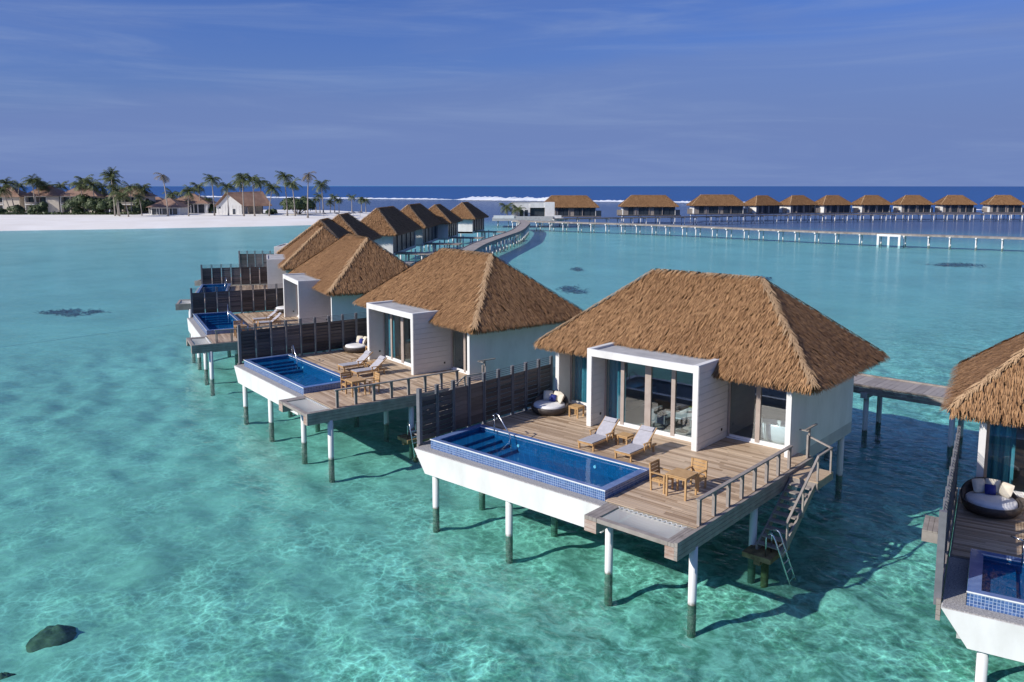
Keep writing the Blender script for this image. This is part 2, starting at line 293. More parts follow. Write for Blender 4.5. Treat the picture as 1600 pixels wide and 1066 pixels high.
def link(name, me, parent=None, loc=(0, 0, 0), rz=0, kind=None):
    o = D.objects.new(name, me); COL.objects.link(o); o.parent = parent; o.location = loc; o.rotation_euler = (0, 0, rz)
    if kind: o['kind'] = kind
    return o
def tag(o, label, cat, group=None):
    o['label'] = label; o['category'] = cat
    if group: o['group'] = group
    return o
def thing(name, label, cat, loc=(0, 0, 0), group=None, rz=0): return tag(link(name, None, None, loc, rz), label, cat, group)
class T:
    """a thing whose parts are written in the villa's own coordinates"""
    def __init__(s, name, cat, loc=(0, 0, 0)): s.o = link(name, None, None, loc); s.o['category'] = cat; s.loc = Vector(loc)
    def part(s, name, mb, mats, parent=None, smooth=False, kind=None):
        return link(name, mb.mesh(name, mats, smooth, s.loc), parent or s.o, kind=kind)
    def at(s, name, me, p, parent=None, rz=0, kind=None): return link(name, me, parent or s.o, Vector(p)-s.loc, rz, kind)
def copy_tree(o, parent=None):
    c = o.copy(); COL.objects.link(c); c.parent = parent
    for ch in o.children: copy_tree(ch, c)
    return c
def strip_mesh(name, V, F, mi, mats):
    me = D.meshes.new(name); nf = len(F); me.vertices.add(len(V)); me.vertices.foreach_set('co', V.astype(np.float32).ravel())
    me.loops.add(nf*4); me.loops.foreach_set('vertex_index', F.astype(np.int32).ravel())
    me.polygons.add(nf); me.polygons.foreach_set('loop_start', np.arange(0, nf*4, 4, dtype=np.int32)); me.polygons.foreach_set('loop_total', np.full(nf, 4, np.int32))
    for k in mats: me.materials.append(M[k])
    me.polygons.foreach_set('material_index', mi.astype(np.int32)); me.update(calc_edges=True); me.validate(); return me
# ------------------------------------------------------------------ thatch: every blade is a bent strip of its own
def blades(P, Dn, Nm, L, W, lift, sag):
    """P root, Dn direction, Nm outward normal (n,3); returns verts (n*6,3), quads (n*2,4)"""
    S = np.cross(Dn, Nm); S /= np.linalg.norm(S, axis=1)[:, None]
    L, W, lift, sag = (np.asarray(a)[:, None] for a in (L, W, lift, sag))
    a0 = P; a1 = P+Dn*L*.55+Nm*lift*.75; a2 = P+Dn*L+Nm*lift-np.array([[0, 0, 1.]])*sag
    V = np.stack([a0-S*W*.5, a0+S*W*.5, a1-S*W*.45, a1+S*W*.45, a2-S*W*.16, a2+S*W*.16], 1).reshape(-1, 3)
    b = (np.arange(len(P))*6)[:, None]; F = np.stack([b+np.array([[0, 1, 3, 2]]), b+np.array([[2, 3, 5, 4]])], 1).reshape(-1, 4)
    return V, F
def hip_roof(x0, x1, y0, y1, ze, gx0, gx1, zr, cut, dens, name):
    gy = (y0+y1)/2; rng = np.random.default_rng(3); VV, FF, MM = [], [], []; base = 0
    def put(V, F, m):
        nonlocal base
        VV.append(V); FF.append(F+base); MM.append(np.full(len(F), m)); base += len(V)
    A, B_, C, E = np.array([x0, y0, ze]), np.array([x1, y0, ze]), np.array([x1, y1, ze]), np.array([x0, y1, ze])
    G0, G1 = np.array([gx0, gy, zr]), np.array([gx1, gy, zr])
    course = .31 if dens >= 1 else .42
    for (p, q, r, t_) in ((A, B_, G1, G0), (B_, C, G1, G1), (C, E, G0, G1), (E, A, G0, G0)):   # eave p->q, top t_->r
        up = ((t_+r)/2-(p+q)/2); mid = up.copy(); e = (q-p)/np.linalg.norm(q-p); up = up-e*up.dot(e); ln = np.linalg.norm(up); up /= ln
        nm = np.cross(e, up); nm *= np.sign(nm[2])
        for k in range(int(ln/course)+2):
            h = min(k*course/ln, .995); a = p+(t_-p)*h; b = q+(r-q)*h; wd = np.linalg.norm(b-a)
            n = int(wd*46*dens)+1; u = rng.random(n); P = a+(b-a)*u[:, None]+up*(rng.normal(0, .03, n))[:, None]+nm*(-.03)
            if cut:
                keep = ~((P[:, 0] > cut[0]) & (P[:, 0] < cut[1]) & (P[:, 1] < cut[2]) & (abs(nm[0]) < .1))
                P = P[keep]; n = len(P)
            if n == 0: continue
            Dn = -up[None, :]+e[None, :]*rng.normal(0, .13, n)[:, None]; Dn /= np.linalg.norm(Dn, axis=1)[:, None]
            put(*blades(P, Dn, np.repeat(nm[None], n, 0), rng.uniform(.40, .60, n), rng.uniform(.026, .055, n)/min(dens, 1)**.5, rng.uniform(.03, .115, n), rng.uniform(0, .02, n)), 0)
        segs = [(p, q)]
        if cut and abs(nm[0]) < .1 and nm[1] < 0:
            zc = ze+(zr-ze)*(cut[2]-y0)/(gy-y0)
            segs = [(A, np.array([cut[0], y0, ze])), (np.array([cut[1], y0, ze]), B_), (np.array([cut[0], cut[2], zc]), np.array([cut[1], cut[2], zc]))]
        out = np.array([nm[0], nm[1], 0]); out /= np.linalg.norm(out)
        for a, b in segs:                                                    # hanging eave fringe
            wd = np.linalg.norm(b-a)
            for lay in range(4):
                n = int(wd*36*dens)+1; P = a+(b-a)*rng.random(n)[:, None]-out*.07*lay+np.array([[0, 0, -.02*lay]])+up*.05
                Dn = -up[None]*.55+np.array([[0, 0, -.75-.1*lay]])+e[None]*rng.normal(0, .16, n)[:, None]+out[None]*rng.normal(.05, .10, n)[:, None]
                Dn /= np.linalg.norm(Dn, axis=1)[:, None]
                put(*blades(P, Dn, np.repeat(out[None], n, 0), rng.uniform(.40, .56, n), rng.uniform(.028, .055, n)/min(dens, 1)**.5, rng.uniform(-.02, .08, n), rng.uniform(0, .05, n)), 0)
    for p, g, s in ((A, G0, 1), (B_, G1, 1), (C, G1, 1), (E, G0, 1), (G0, G1, 0)):   # pale hip and ridge caps
        ax = (g-p); ln = np.linalg.norm(ax); ax /= ln; n = int(ln*46*dens); u = rng.random(n)
        sd = np.cross(ax, [0, 0, 1.]); sd /= np.linalg.norm(sd); nm = np.cross(sd, ax); nm *= np.sign(nm[2])
        P = p+(g-p)*u[:, None]+nm*.045+sd*rng.normal(0, .065, n)[:, None]
        sg = rng.choice([-1., 1.], n)[:, None]
        Dn = (-ax*(.8 if s else .1)+sd*sg*rng.uniform(.1, .6, n)[:, None]-nm*.22); Dn /= np.linalg.norm(Dn, axis=1)[:, None]
        put(*blades(P, Dn, np.repeat(nm[None], n, 0), rng.uniform(.3, .5, n), rng.uniform(.03, .06, n)/min(dens, 1)**.5, rng.uniform(.0, .05, n), rng.uniform(0, .02, n)), 1)
    th = strip_mesh(name+'_thatch', np.concatenate(VV), np.concatenate(FF), np.concatenate(MM), ['thatch', 'thatch_hip'])
    mb = MB(); dz = .10
    if cut:
        zc = ze+(zr-ze)*(cut[2]-y0)/(gy-y0)
        V = [(x0, y0, ze-dz), (cut[0], y0, ze-dz), (cut[0], cut[2], zc-dz), (cut[1], cut[2], zc-dz), (cut[1], y0, ze-dz), (x1, y0, ze-dz), (x1, y1, ze-dz), (x0, y1, ze-dz), (gx0, gy, zr-dz), (gx1, gy, zr-dz)]
        mb.add(V, [(0, 1, 2, 8), (2, 3, 9, 8), (3, 4, 5, 9), (5, 6, 9), (6, 7, 8, 9), (7, 0, 8)])
        mb.add([(x0+.3, y0+.3, ze-.35), (cut[0], y0+.3, ze-.35), (cut[0], cut[2]+.1, ze-.35), (cut[1], cut[2]+.1, ze-.35), (cut[1], y0+.3, ze-.35), (x1-.3, y0+.3, ze-.35), (x1-.3, y1-.3, ze-.35), (x0+.3, y1-.3, ze-.35)], [(0, 1, 2, 3, 4, 5, 6, 7)])
        mb.add([(cut[0], cut[2]+.1, zc-.12), (cut[1], cut[2]+.1, zc-.12), (cut[1], cut[2]+.1, ze-.35), (cut[0], cut[2]+.1, ze-.35)], [(0, 1, 2, 3)])
    else:
        V = [(x0, y0, ze-dz), (x1, y0, ze-dz), (x1, y1, ze-dz), (x0, y1, ze-dz), (gx0, gy, zr-dz), (gx1, gy, zr-dz)]
        mb.add(V, [(0, 1, 5, 4), (1, 2, 5), (2, 3, 4, 5), (3, 0, 4)])
        mb.add([(x0+.3, y0+.3, ze-.35), (x1-.3, y0+.3, ze-.35), (x1-.3, y1-.3, ze-.35), (x0+.3, y1-.3, ze-.35)], [(0, 1, 2, 3)])
    return th, mb
def cyl(r, z0, z1, n=14): return MB().tube([(0, 0, z0), (0, 0, z1)], r, n)
PILE = cyl(.155, -5.2, -.6).mesh('pile', 'pile', True)
PILE_S = cyl(.14, -5.2, -.25, 8).mesh('pile', 'pile', True)
# ------------------------------------------------------------------ the setting: sea and bed
def disc(name, z, m, R=7600):
    mb = MB(); n = 96; mb.add([(R*math.cos(2*math.pi*k/n), R*math.sin(2*math.pi*k/n), z) for k in range(n)], [tuple(range(n))])
    return link(name, mb.mesh(name, m), kind='structure')
sea = disc('sea', SEA_Z, 'sea'); OUT_Z = -3.45
bm_ = MB(); Q = [(-7500, -7500), (7500, -7500), (7500, 7500), (-7500, 7500), (-74.9, -45.9), (45.4, -45.9), (45.4, 61.4), (-74.9, 61.4)]
bm_.add([(a, b, OUT_Z) for a, b in Q], [(0, 1, 5, 4), (1, 2, 6, 5), (2, 3, 7, 6), (3, 0, 4, 7)]); bed = link('seabed', bm_.mesh('seabed', 'bed'), kind='structure')
from mathutils import noise as mnoise
def shoal():
    """the uneven bottom round the villas: sand with lumps of rubble"""
    st = .42; xs = np.arange(-75, 46, st); ys = np.arange(-46, 62, st); nx, ny = len(xs), len(ys); V = np.empty((ny, nx, 3), np.float32)
    for j, y in enumerate(ys):
        for i, x in enumerate(xs):
            h = mnoise.fractal((x*.45, y*.45, 3.), .9, 2.1, 4); e = max(0, min(1, (x+74)/14, (45-x)/6, (y+45)/6, (61-y)/14))
            V[j, i] = (x, y, (OUT_Z-.02)*(1-e)+(BED_Z+.30*h)*e)
    b = (np.arange(ny-1)[:, None]*nx+np.arange(nx-1)[None]).ravel()[:, None]; F = b+np.array([[0, 1, nx+1, nx]])
    me = strip_mesh('shoal', V.reshape(-1, 3), F, np.zeros(len(F)), ['bed']); me.polygons.foreach_set('use_smooth', [True]*len(me.polygons)); return link('seabed_shoal', me, kind='structure')
shoal()
# ------------------------------------------------------------------ one villa, written once (villa coordinates: x along the front, y back)
HX0, HX1, HY0, HY1 = -13.85, -.605, 9.65, 17.5
def build_house(full=True, th=None):
    t = T('overwater_villa', 'villa', (-7.2, 13.8, 0)); S = lambda n, mb, m, **k: t.part(n, mb, m, **k)
    S('floor_slab', MB().box(HX0, HX1, HY0, HY1, -.62, -.03), 'slab')
    S('side_wall', MB().box(HX1-.24, HX1, HY0, HY1-.24, -.03, 3.42), 'white')
    S('side_wall', MB().box(HX0, HX0+.24, HY0, HY1-.24, -.03, 3.42), 'white')
    bw = S('back_wall', MB().box(HX0, HX1, HY1-.24, HY1, -.03, 3.42), 'white')
    n = 12; x0 = HX0+1.6; wdt = (HX1-.02-x0)/n
    for i in range(n): t.part('back_panel', MB().box(x0+i*wdt+.02, x0+(i+1)*wdt-.02, HY1+.003, HY1+.05+.03*(i % 3), -.45, 3.3), 'dark_screen', bw)
    roof, rb = ROOF; r = t.at('roof', None, (-7.2, 13.8, 0)); bpy.data.objects.remove(r)
    r = t.part('roof', rb, 'thatch_base'); o = t.at('thatch', th or roof, (0, 0, 0), r, kind='stuff'); o.location = -t.loc
    # white box around the living room doors
    bx0, bx1, by = -10.35, -4.16, 7.75
    fr = S('porch_surround', MB().box(bx0, bx0+.27, by, 10.9, 0, 3.97).box(bx1-.27, bx1, by, 10.9, -.02, 3.97).box(bx0+.27, bx1-.27, by, by+.12, 3.6, 3.95).box(bx0+.27, bx1-.27, by+.12, 10.3, 3.58, 3.80), 'white')
    t.part('porch_top', MB().box(bx0+.28, bx1-.28, by+.13, 10.35, 3.803, 3.86), 'concrete', fr)
    for k in range(12): t.part('siding_board', MB().box(bx1+.001, bx1+.022, by+.03, 10.69, .01+k*.327, .01+k*.327+.312), 'siding', fr)
    for k in range(11): t.part('siding_board', MB().box(bx0+.271, bx0+.287, by+.03, 8.9, .01+k*.327, .01+k*.327+.312), 'siding', fr)
    for x, y in ((bx1+.022, 10.1), (bx0+.287, 8.55)): t.part('outlet_plate', MB().box(x, x+.02, y-.06, y+.06, .45, .57), 'black', fr)
    # interior shell
    S('interior_floor', MB().box(HX0+.24, HX1-.24, 10.76, HY1-.25, -.025, .02).box(-10.07, -4.44, 9.04, 10.76, -.025, .02), 'room_floor')
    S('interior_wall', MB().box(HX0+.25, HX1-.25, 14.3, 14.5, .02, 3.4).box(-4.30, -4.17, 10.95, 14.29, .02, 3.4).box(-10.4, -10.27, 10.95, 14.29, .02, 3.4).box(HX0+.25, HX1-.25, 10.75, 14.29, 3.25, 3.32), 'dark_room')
    # glazed doors: (x0, x1, plane y, top, leaves)
    def doors(x0, x1, y, z1, xs, nm):
        d = S(nm, MB().box(x0, x0+.10, y-.05, y+.05, .0, z1).box(x1-.10, x1, y-.05, y+.05, 0, z1).box(x0+.1, x1-.1, y-.05, y+.05, z1-.1, z1), 'frame')
        t.part('sill', MB().box(x0-.01, x1+.01, y-.12, y+.08, 0.004, .07), 'offwhite', d)
        e = [x0+.1]+[v for a in xs for v in a]+[x1-.1]
        for i, a in enumerate(xs): t.part('door_frame', MB().box(a[0], a[1], y-.07, y+.03, .07, z1-.1), 'frame', d)
        for i in range(0, len(e), 2):
            t.part('pane', MB().box(e[i], e[i+1], y-.012, y+.012, .19, z1-.1), 'glass', d)
            t.part('bottom_rail', MB().box(e[i], e[i+1], y-.04, y+.03, .07, .19), 'offwhite', d)
    doors(-10.06, -4.44, 8.95, 3.58, [(-9.08, -8.88), (-7.66, -7.32), (-6.19, -5.98)], 'living_room_door')
    doors(-4.10, -.86, 10.70, 3.40, [(-2.70, -2.48)], 'bathroom_door')
    doors(-13.60, -10.36, 10.70, 3.40, [(-12.0, -11.8)], 'bedroom_door')
    for x, y in ((-13.3, 16.9), (-9, 16.9), (-4.7, 16.9), (-.85, 16.8), (-13.3, 11), (-9, 11), (-4.7, 11), (-.9, 11)): t.at('pile', PILE, (x, y, 0))
    return t.o
def build_deck(full=True):
    t = T('timber_deck', 'deck', (-7, 5, 0)); mb = MB(); rng = random.Random(5)
    def rows(x0, x1, y0, y1):
        y = y0
        while y < y1-.02:
            x = x0-rng.uniform(0, 2)
            while x < x1:
                L = rng.uniform(1.8, 4.2); a, b = max(x, x0), min(x+L, x1)
                if b-a > .05: mb.box(a+.004, b-.004, y+.008, min(y+.142, y1), -.035, rng.uniform(-.004, .004))
                x += L
            y += .15
    rows(-14.35, .0, 3.62, 10.62); rows(-3.93, .0, .22, 3.62)
    t.part('decking', mb, 'deck', kind='stuff')
    t.part('joist_layer', MB().box(-14.4, -.02, 3.6, 10.65, -.25, -.045).box(-3.95, -.02, .3, 3.6, -.25, -.045), 'grey_wood')
    for k in range(4): t.part('fascia_board', MB().box(.002, .125, -1.32, 10.6, -.02-.165*(k+1)+.012, -.02-.165*k), 'grey_wood')
    for k in range(4): t.part('fascia_board', MB().box(-14.57, -14.45, .1, 10.6, -.02-.165*(k+1)+.012, -.02-.165*k), 'grey_wood')
    # net platform at the front corner
    for x0, x1, yb in ((-3.79, -3.25, .20), (-.37, 0.0, .20)):
        for k in range(3): t.part('net_beam', MB().box(x0+.18*k*(x1-x0)/.54, x0+.18*(k+1)*(x1-x0)/.54-.012, -1.315, yb, -.22, -.075), 'grey_wood')
        t.part('beam_body', MB().box(x0+.01, x1-.01, -1.29, yb, -.68, -.225), 'grey_wood')
        for k in range(3): t.part('beam_end_board', MB().box(x0, x1-.004, -1.318, -1.292, -.23-.15*(k+1)+.01, -.23-.15*k), 'red_wood')
    t.part('net_rail', MB().box(-3.25, -.37, -1.30, -1.08, -.24, -.08), 'grey_wood')
    t.part('net', MB().grid(lambda u, v: (-3.25+2.88*u, -1.08+1.28*v, -.13-.13*math.sin(math.pi*u)*math.sin(math.pi*v)), 12, 8), 'net')
    rp = MB(); q = [(-3.25+2.88*k/28, .10+.07*(-1)**k, -.06) for k in range(29)]; rp.tube(q, .018, 5); t.part('rope_lacing', rp, 'offwhite')
    for x, y in ((-3.6, .05), (.0, .05), (-.15, 5.2), (-3.9, 5.6), (-8.77, 6), (-13.3, 6)): t.at('pile', PILE, (x, y, 0))
    return t.o
def build_pool():
    t = T('plunge_pool', 'swimming pool', (-8.9, 1.9, 0)); x0, x1, y0, y1, zr = -13.8, -3.98, .28, 3.55, .35
    ix0, ix1, iy0, iy1 = x0+.34, x1-.32, y0+.22, y1-.26
    sh = t.part('tiled_wall', MB().box(x0, x1, y0, iy0, -.12, zr-.03).box(x0, x1, iy1, y1, -.12, zr-.03).box(x0, ix0, iy0, iy1, -.12, zr-.03).box(ix1, x1, iy0, iy1, -.12, zr-.03), 'tile')
    t.part('rim_cap', MB().box(x0-.01, x1+.01, y0-.01, iy0+.01, zr-.03, zr).box(x0-.01, x1+.01, iy1-.01, y1+.01, zr-.03, zr).box(x0-.01, ix0+.01, iy0+.01, iy1-.01, zr-.03, zr).box(ix1-.01, x1+.01, iy0+.01, iy1-.01, zr-.03, zr), 'tilecap')
    for a in ((x0-.02, x1+.02, y0-.035, y0-.011), (x0+.3, x1, y1-.27-.012, y1-.27+.012)): t.part('wet_glint_strip', MB().box(a[0], a[1], a[2], a[3], zr-.03, zr+.006), 'ceramic')  # white strips modelled in place of the thin wet reflection along the rim
    t.part('lining', MB().box(ix0, ix1, iy0, iy1, -.46, -.42).box(ix0+.002, ix0+.02, iy0+.021, iy1-.021, -.415, .3).box(ix1-.02, ix1-.002, iy0+.021, iy1-.021, -.415, .3).box(ix0+.002, ix1-.002, iy0+.002, iy0+.02, -.415, .3).box(ix0+.002, ix1-.002, iy1-.02, iy1-.002, -.415, .3), 'tile_in')
    for k in range(4): t.part('step', MB().box(ix0+.022, -12.55+.5*k, iy0+.022, iy1-.022, -.412, .10-.125*k), 'tile_in')
    t.part('water', MB().add([(ix0+.021, iy0+.021, .27), (ix1-.021, iy0+.021, .27), (ix1-.021, iy1-.021, .27), (ix0+.021, iy1-.021, .27)], [(0, 1, 2, 3)]), 'pool_water')
    for x in (-11.0, -6.6): t.part('pool_light', MB().tube([(x, iy1-.05, -.1), (x, iy1-.022, -.1)], .07, 12), 'ceramic')
    t.part('handrail', MB().tube([(-12.4, 3.12, .3), (-12.4, 3.12, 1.15), (-12.3, 3.1, 1.24), (-12.1, 3.08, 1.22), (-11.3, 2.98, .45), (-11.2, 2.97, .0), (-11.2, 2.97, -.5)], .03, 8).tube([(-12.4, 3.12, 1.1), (-12.75, 3.3, 1.1)], .025, 6), 'steel', smooth=True)
    # white concrete trough in front with a pebble ledge
    t.part('trough', MB().prism([(-14.43, -.12), (-3.80, -.12), (-3.80, -1.16), (-13.70, -1.16)], -.20, .25, 'y'), 'white')
    t.part('trough', MB().box(-14.0, -3.8, .252, 3.55, -1.15, -1.04), 'slab')
    t.part('pebble_ledge', MB().box(-14.40, -3.82, -.16, .275, -.118, -.085), 'gravel', kind='stuff')
    t.part('pebble_ledge', MB().box(-14.42, -13.82, .28, 3.6, -.118, -.085), 'gravel', kind='stuff')
    for x in (-13.3, -8.77): t.at('pile', PILE, (x, .1, -.5))
    t.at('pile', PILE, (-8.77, 3.2, -.5)); t.at('pile', PILE, (-13.3, 3.2, -.5))
    return t.o
SLAT = MB().prism([(-.05, -.01), (-.03, -.018), (.05, .215), (.026, .225)], -.505, .505, 'y').mesh('slat', 'dark_wood')
SLAT2 = MB().box(-.02, .02, -.505, .505, 0, .222).mesh('slat', 'dark_wood')
def build_fence():
    t = T('privacy_fence', 'fence', (-14.55, 5.2, 0)); y0, n, st = .32, 9, 1.09
    post = MB().box(-.06, .06, -.085, -.03, -.05, 2.62).box(-.06, .06, .03, .085, -.05, 2.62).mesh('post', 'fence_post')
    endp = MB().box(-.10, .10, -.13, .05, -.25, 2.62).mesh('end_post', 'fence_post')
    for k in range(n+1): t.at('end_post' if k == 0 else 'post', endp if k == 0 else post, (-14.55, y0+k*st, 0))
    rng = random.Random(2)
    for k in range(n):
        plain = rng.random() < .3
        for j in range(9): t.at('slat', SLAT2 if plain else SLAT, (-14.55, y0+(k+.5)*st, .10+j*.232))
    for z in (2.27, 2.37, 2.47, 2.57): t.part('rail', MB().tube([(-14.55, y0, z), (-14.55, y0+n*st, z)], .013, 6), 'fence_post')
    return t.o
def build_railing():
    t = T('deck_railing', 'railing', (0, 4.4, 0))
    post = MB().box(-.055, .055, -.075, -.022, -.3, .93).box(-.055, .055, .022, .075, -.3, .93).mesh('post', 'grey_wood')
    for k in range(8): t.at('post', post, (-.075, .52+1.12*k, 0))
    t.part('handrail', MB().box(-.15, .01, .38, 8.5, .932, .99), 'grey_wood')
    return t.o
def build_stairs():
    t = T('staircase', 'staircase', (.7, 7, -1))
    t.part('landing', MB().box(.13, 1.35, 7.9, 9.65, -.5, -.2), 'grey_wood')
    for k in range(6): t.part('landing_board', MB().box(.14, 1.36, 7.9+.29*k, 7.9+.29*k+.27, -.198, -.15), 'deck')
    for x in (.22, 1.22): t.part('stringer', MB().prism([(7.95, -.2), (7.95, -.5), (4.95, -2.42), (4.75, -2.3), (4.75, -2.1)], x-.04, x+.04, 'x'), 'grey_wood')
    for k in range(9): t.part('tread', MB().box(.26, 1.18, 7.62-.335*k-.17, 7.62-.335*k+.16, -.39-.212*k, -.34-.212*k), 'grey_wood')
    for y in (9.45, 8.0, 6.55, 5.1):
        zb = -.2 if y > 7.9 else -.2-(7.95-y)*.64; t.part('post', MB().box(1.265, 1.335, y-.04, y+.04, zb-.15, zb+1.10), 'grey_wood')
    t.part('handrail', MB().bar((1.3, 9.5, .93), (1.3, 7.95, .93), .09, .06).bar((1.3, 8.0, .93), (1.3, 5.0, -1.0), .09, .06).bar((1.3, 9.46, .93), (.0, 10.4, .93), .07, .06), 'grey_wood')
    t.part('gate_post', MB().box(-.08, -.0, 10.2, 10.28, -.1, 1.05).box(-.08, 0, 10.36, 10.44, -.1, 1.3), 'grey_wood')
    t.part('cap_rail', MB().bar((-.04, 9.9, 1.33), (-.04, 11.2, 1.33), .1, .05).bar((-.04, 10.3, 1.2), (-.45, 10.3, 1.2), .08, .05), 'grey_wood')
    return t.o
def build_platform():
    t = T('swim_platform', 'swim platform', (.45, 5.1, -2.4))
    t.part('slab', MB().box(-.15, 1.02, 4.25, 6.1, -2.52, -2.32), 'rust'); t.part('beam', MB().box(.32, .58, 4.3, 6.0, -2.72, -2.525), 'rust')
    t.at('pile', cyl(.15, -2.0, .2, 10).mesh('pile', 'rust', True), (.45, 5.1, -2.72)); return t.o
def build_ladder():
    t = T('swim_ladder', 'ladder', (1.3, 4.8, -2.4))
    for dy in (0, .52):
        y = 4.42+dy; t.part('rail', MB().tube([(.75, y, -2.32), (.75, y, -1.55), (.80, y-.01, -1.40), (.92, y-.03, -1.33), (1.06, y-.05, -1.38), (1.15, y-.07, -1.52), (1.85, y-.21, -3.06)], .032, 8), 'steel', smooth=True)
    for k in range(5): t.part('rung', MB().tube([(1.25+.135*k, 4.37-.03*k, -1.76-.29*k), (1.25+.135*k, 4.89-.03*k, -1.76-.29*k)], .035, 6), 'steel')
    return t.o
def build_lounger(x, y):
    t = T('sun_lounger', 'sun lounger', (x, y+1.1, 0)); w_ = .40
    fm = MB()
    for s in (-1, 1):
        t.part('side_rail', MB().box(x+s*w_-.035, x+s*w_+.035, y, y+2.15, .27, .36), 'teak')
        t.part('leg', MB().box(x+s*w_-.035, x+s*w_+.035, y+.06, y+.14, 0, .268), 'teak'); t.part('leg', MB().box(x+s*w_-.035, x+s*w_+.035, y+1.9, y+1.98, 0, .268), 'teak')
        t.part('armrest', MB().box(x+s*(w_+.07)-.04, x+s*(w_+.07)+.04, y+1.0, y+1.6, .56, .60).box(x+s*(w_+.07)-.025, x+s*(w_+.07)+.025, y+1.05, y+1.1, .2, .56).box(x+s*(w_+.07)-.025, x+s*(w_+.07)+.025, y+1.5, y+1.55, .2, .56), 'teak')
    t.part('end_rail', MB().box(x-w_+.04, x+w_-.04, y, y+.07, .27, .355), 'teak')
    t.part('seat', MB().box(x-w_+.02, x+w_-.02, y+.02, y+1.32, .365, .40), 'sling')
    back = t.part('backrest', MB().bar((x, y+1.30, .39), (x, y+2.15, 1.03), 2*w_-.06, .035), 'sling')
    t.part('back_frame', MB().bar((x-w_+.01, y+1.3, .37), (x-w_+.01, y+2.2, 1.05), .045, .05).bar((x+w_-.01, y+1.3, .37), (x+w_-.01, y+2.2, 1.05), .045, .05).bar((x-w_+.02, y+1.75, .36), (x-w_+.02, y+1.78, .70), .04, .04).bar((x+w_-.02, y+1.75, .36), (x+w_-.02, y+1.78, .70), .04, .04), 'teak', back)
    t.part('head_pad', MB().bar((x, y+1.93, .90), (x, y+2.12, 1.045), 2*w_-.12, .09), 'sling', back)
    return t.o
def build_side_table(x, y, nm='side_table', s=.6, h=.5, cat='side table'):
    t = T(nm, cat, (x, y, 0)); a = s/2; tp = None
    for k in range(6): tp = t.part('top_slat', MB().box(x-a, x+a, y-a+s*k/6+.006, y-a+s*(k+1)/6-.006, h-.045, h), 'teak')
    t.part('apron', MB().box(x-a+.05, x+a-.05, y-a+.05, y-a+.08, h-.13, h-.048).box(x-a+.05, x+a-.05, y+a-.08, y+a-.05, h-.13, h-.048).box(x-a+.04, x-a+.07, y-a+.08, y+a-.08, h-.13, h-.048).box(x+a-.07, x+a-.04, y-a+.08, y+a-.08, h-.13, h-.048), 'teak')
    for i in (-1, 1):
        for j in (-1, 1): t.part('leg', MB().box(x+i*(a-.05)-.035, x+i*(a-.05)+.035, y+j*(a-.05)-.035, y+j*(a-.05)+.035, 0, h-.047), 'teak')
    return t.o
def build_chair():
    t = T('dining_chair', 'chair', (0, 0, 0)); w_ = .32    # faces +x
    for k in range(5): t.part('seat_slat', MB().box(-.30+.12*k, -.30+.12*k+.105, -w_+.02, w_-.02, .46, .50), 'teak')
    for s in (-1, 1):
        t.part('leg', MB().box(.25, .315, s*w_-.035, s*w_+.035, 0, .72), 'teak'); t.part('leg', MB().bar((-.30, s*w_, 0), (-.38, s*w_, 1.10), .06, .07, up=(0, 1, 0)), 'teak')
        t.part('armrest', MB().box(-.33, .34, s*w_-.045, s*w_+.045, .722, .76), 'teak')
        t.part('apron', MB().box(-.28, .25, s*w_-.02, s*w_+.02, .38, .455), 'teak')
    for k in range(4): t.part('back_slat', MB().bar((-.345-.011*k*1.4, -w_+.04, .62+.14*k), (-.345-.011*k*1.4, w_-.04, .62+.14*k), .03, .115), 'teak')
    return t.o
def build_daybed(cx, cy):
    t = T('round_daybed', 'daybed', (cx, cy, 0)); n = 40; R = 1.0
    def rim(a): return .40+.52*max(0., math.sin(a-.35))**1.1           # high at the back, low in front
    def sh(u, v):
        a = 2*math.pi*u; top = rim(a)
        prof = [(.74, .02), (.86, .10), (.97, .5), (1.02, 1), (.98, 1.04), (.90, .98), (.84, .45)]
        k = min(int(v*6+.5), 6); r, h = prof[k]; return (cx+R*r*math.cos(a), cy+R*r*math.sin(a), h*top)
    t.part('wicker_shell', MB().grid(sh, n, 6), 'rattan', smooth=True)
    def cu(u, v):
        a = 2*math.pi*u; r = [.86, .85, .80, .45, .0][min(int(v*4+.5), 4)]; z = [.30, .44, .49, .505, .51][min(int(v*4+.5), 4)]
        return (cx+R*r*math.cos(a), cy+R*r*math.sin(a), z)
    t.part('mattress', MB().grid(cu, n, 4), 'offwhite', smooth=True); return t.o
def build_cushion(p, rz, m, s=.5, tilt=1.15):
    t = T('cushion', 'cushion', p); 
    def f(u, v, sg):
        x, y = 2*u-1, 2*v-1; th_ = .13*((1-x*x)*(1-y*y))**.45; return (x*s/2*(1-.05*y*y), sg*th_, y*s/2*(1-.05*x*x))
    V = MB().grid(lambda u, v: f(u, v, 1), 8, 8).grid(lambda u, v: f(u, v, -1), 8, 8)
    R = Matrix.Rotation(rz, 3, 'Z') @ Matrix.Rotation(tilt-math.pi/2, 3, 'X'); V.v = [tuple(R @ Vector(q)+Vector(p)) for q in V.v]
    t.part('cover', V, m, smooth=True); return t.o
def build_curtain(x0, x1, y, h, nm='curtain'):
    t = T(nm, 'curtain', ((x0+x1)/2, y, 0)); n = max(24, int((x1-x0)*40))
    t.part('cloth', MB().grid(lambda u, v: (x0+(x1-x0)*u, y+.06*math.sin(u*(x1-x0)*19)+.02*math.sin(u*47+v*2), .06+(h-.06)*v), n, 3), 'curtain', smooth=True); return t.o
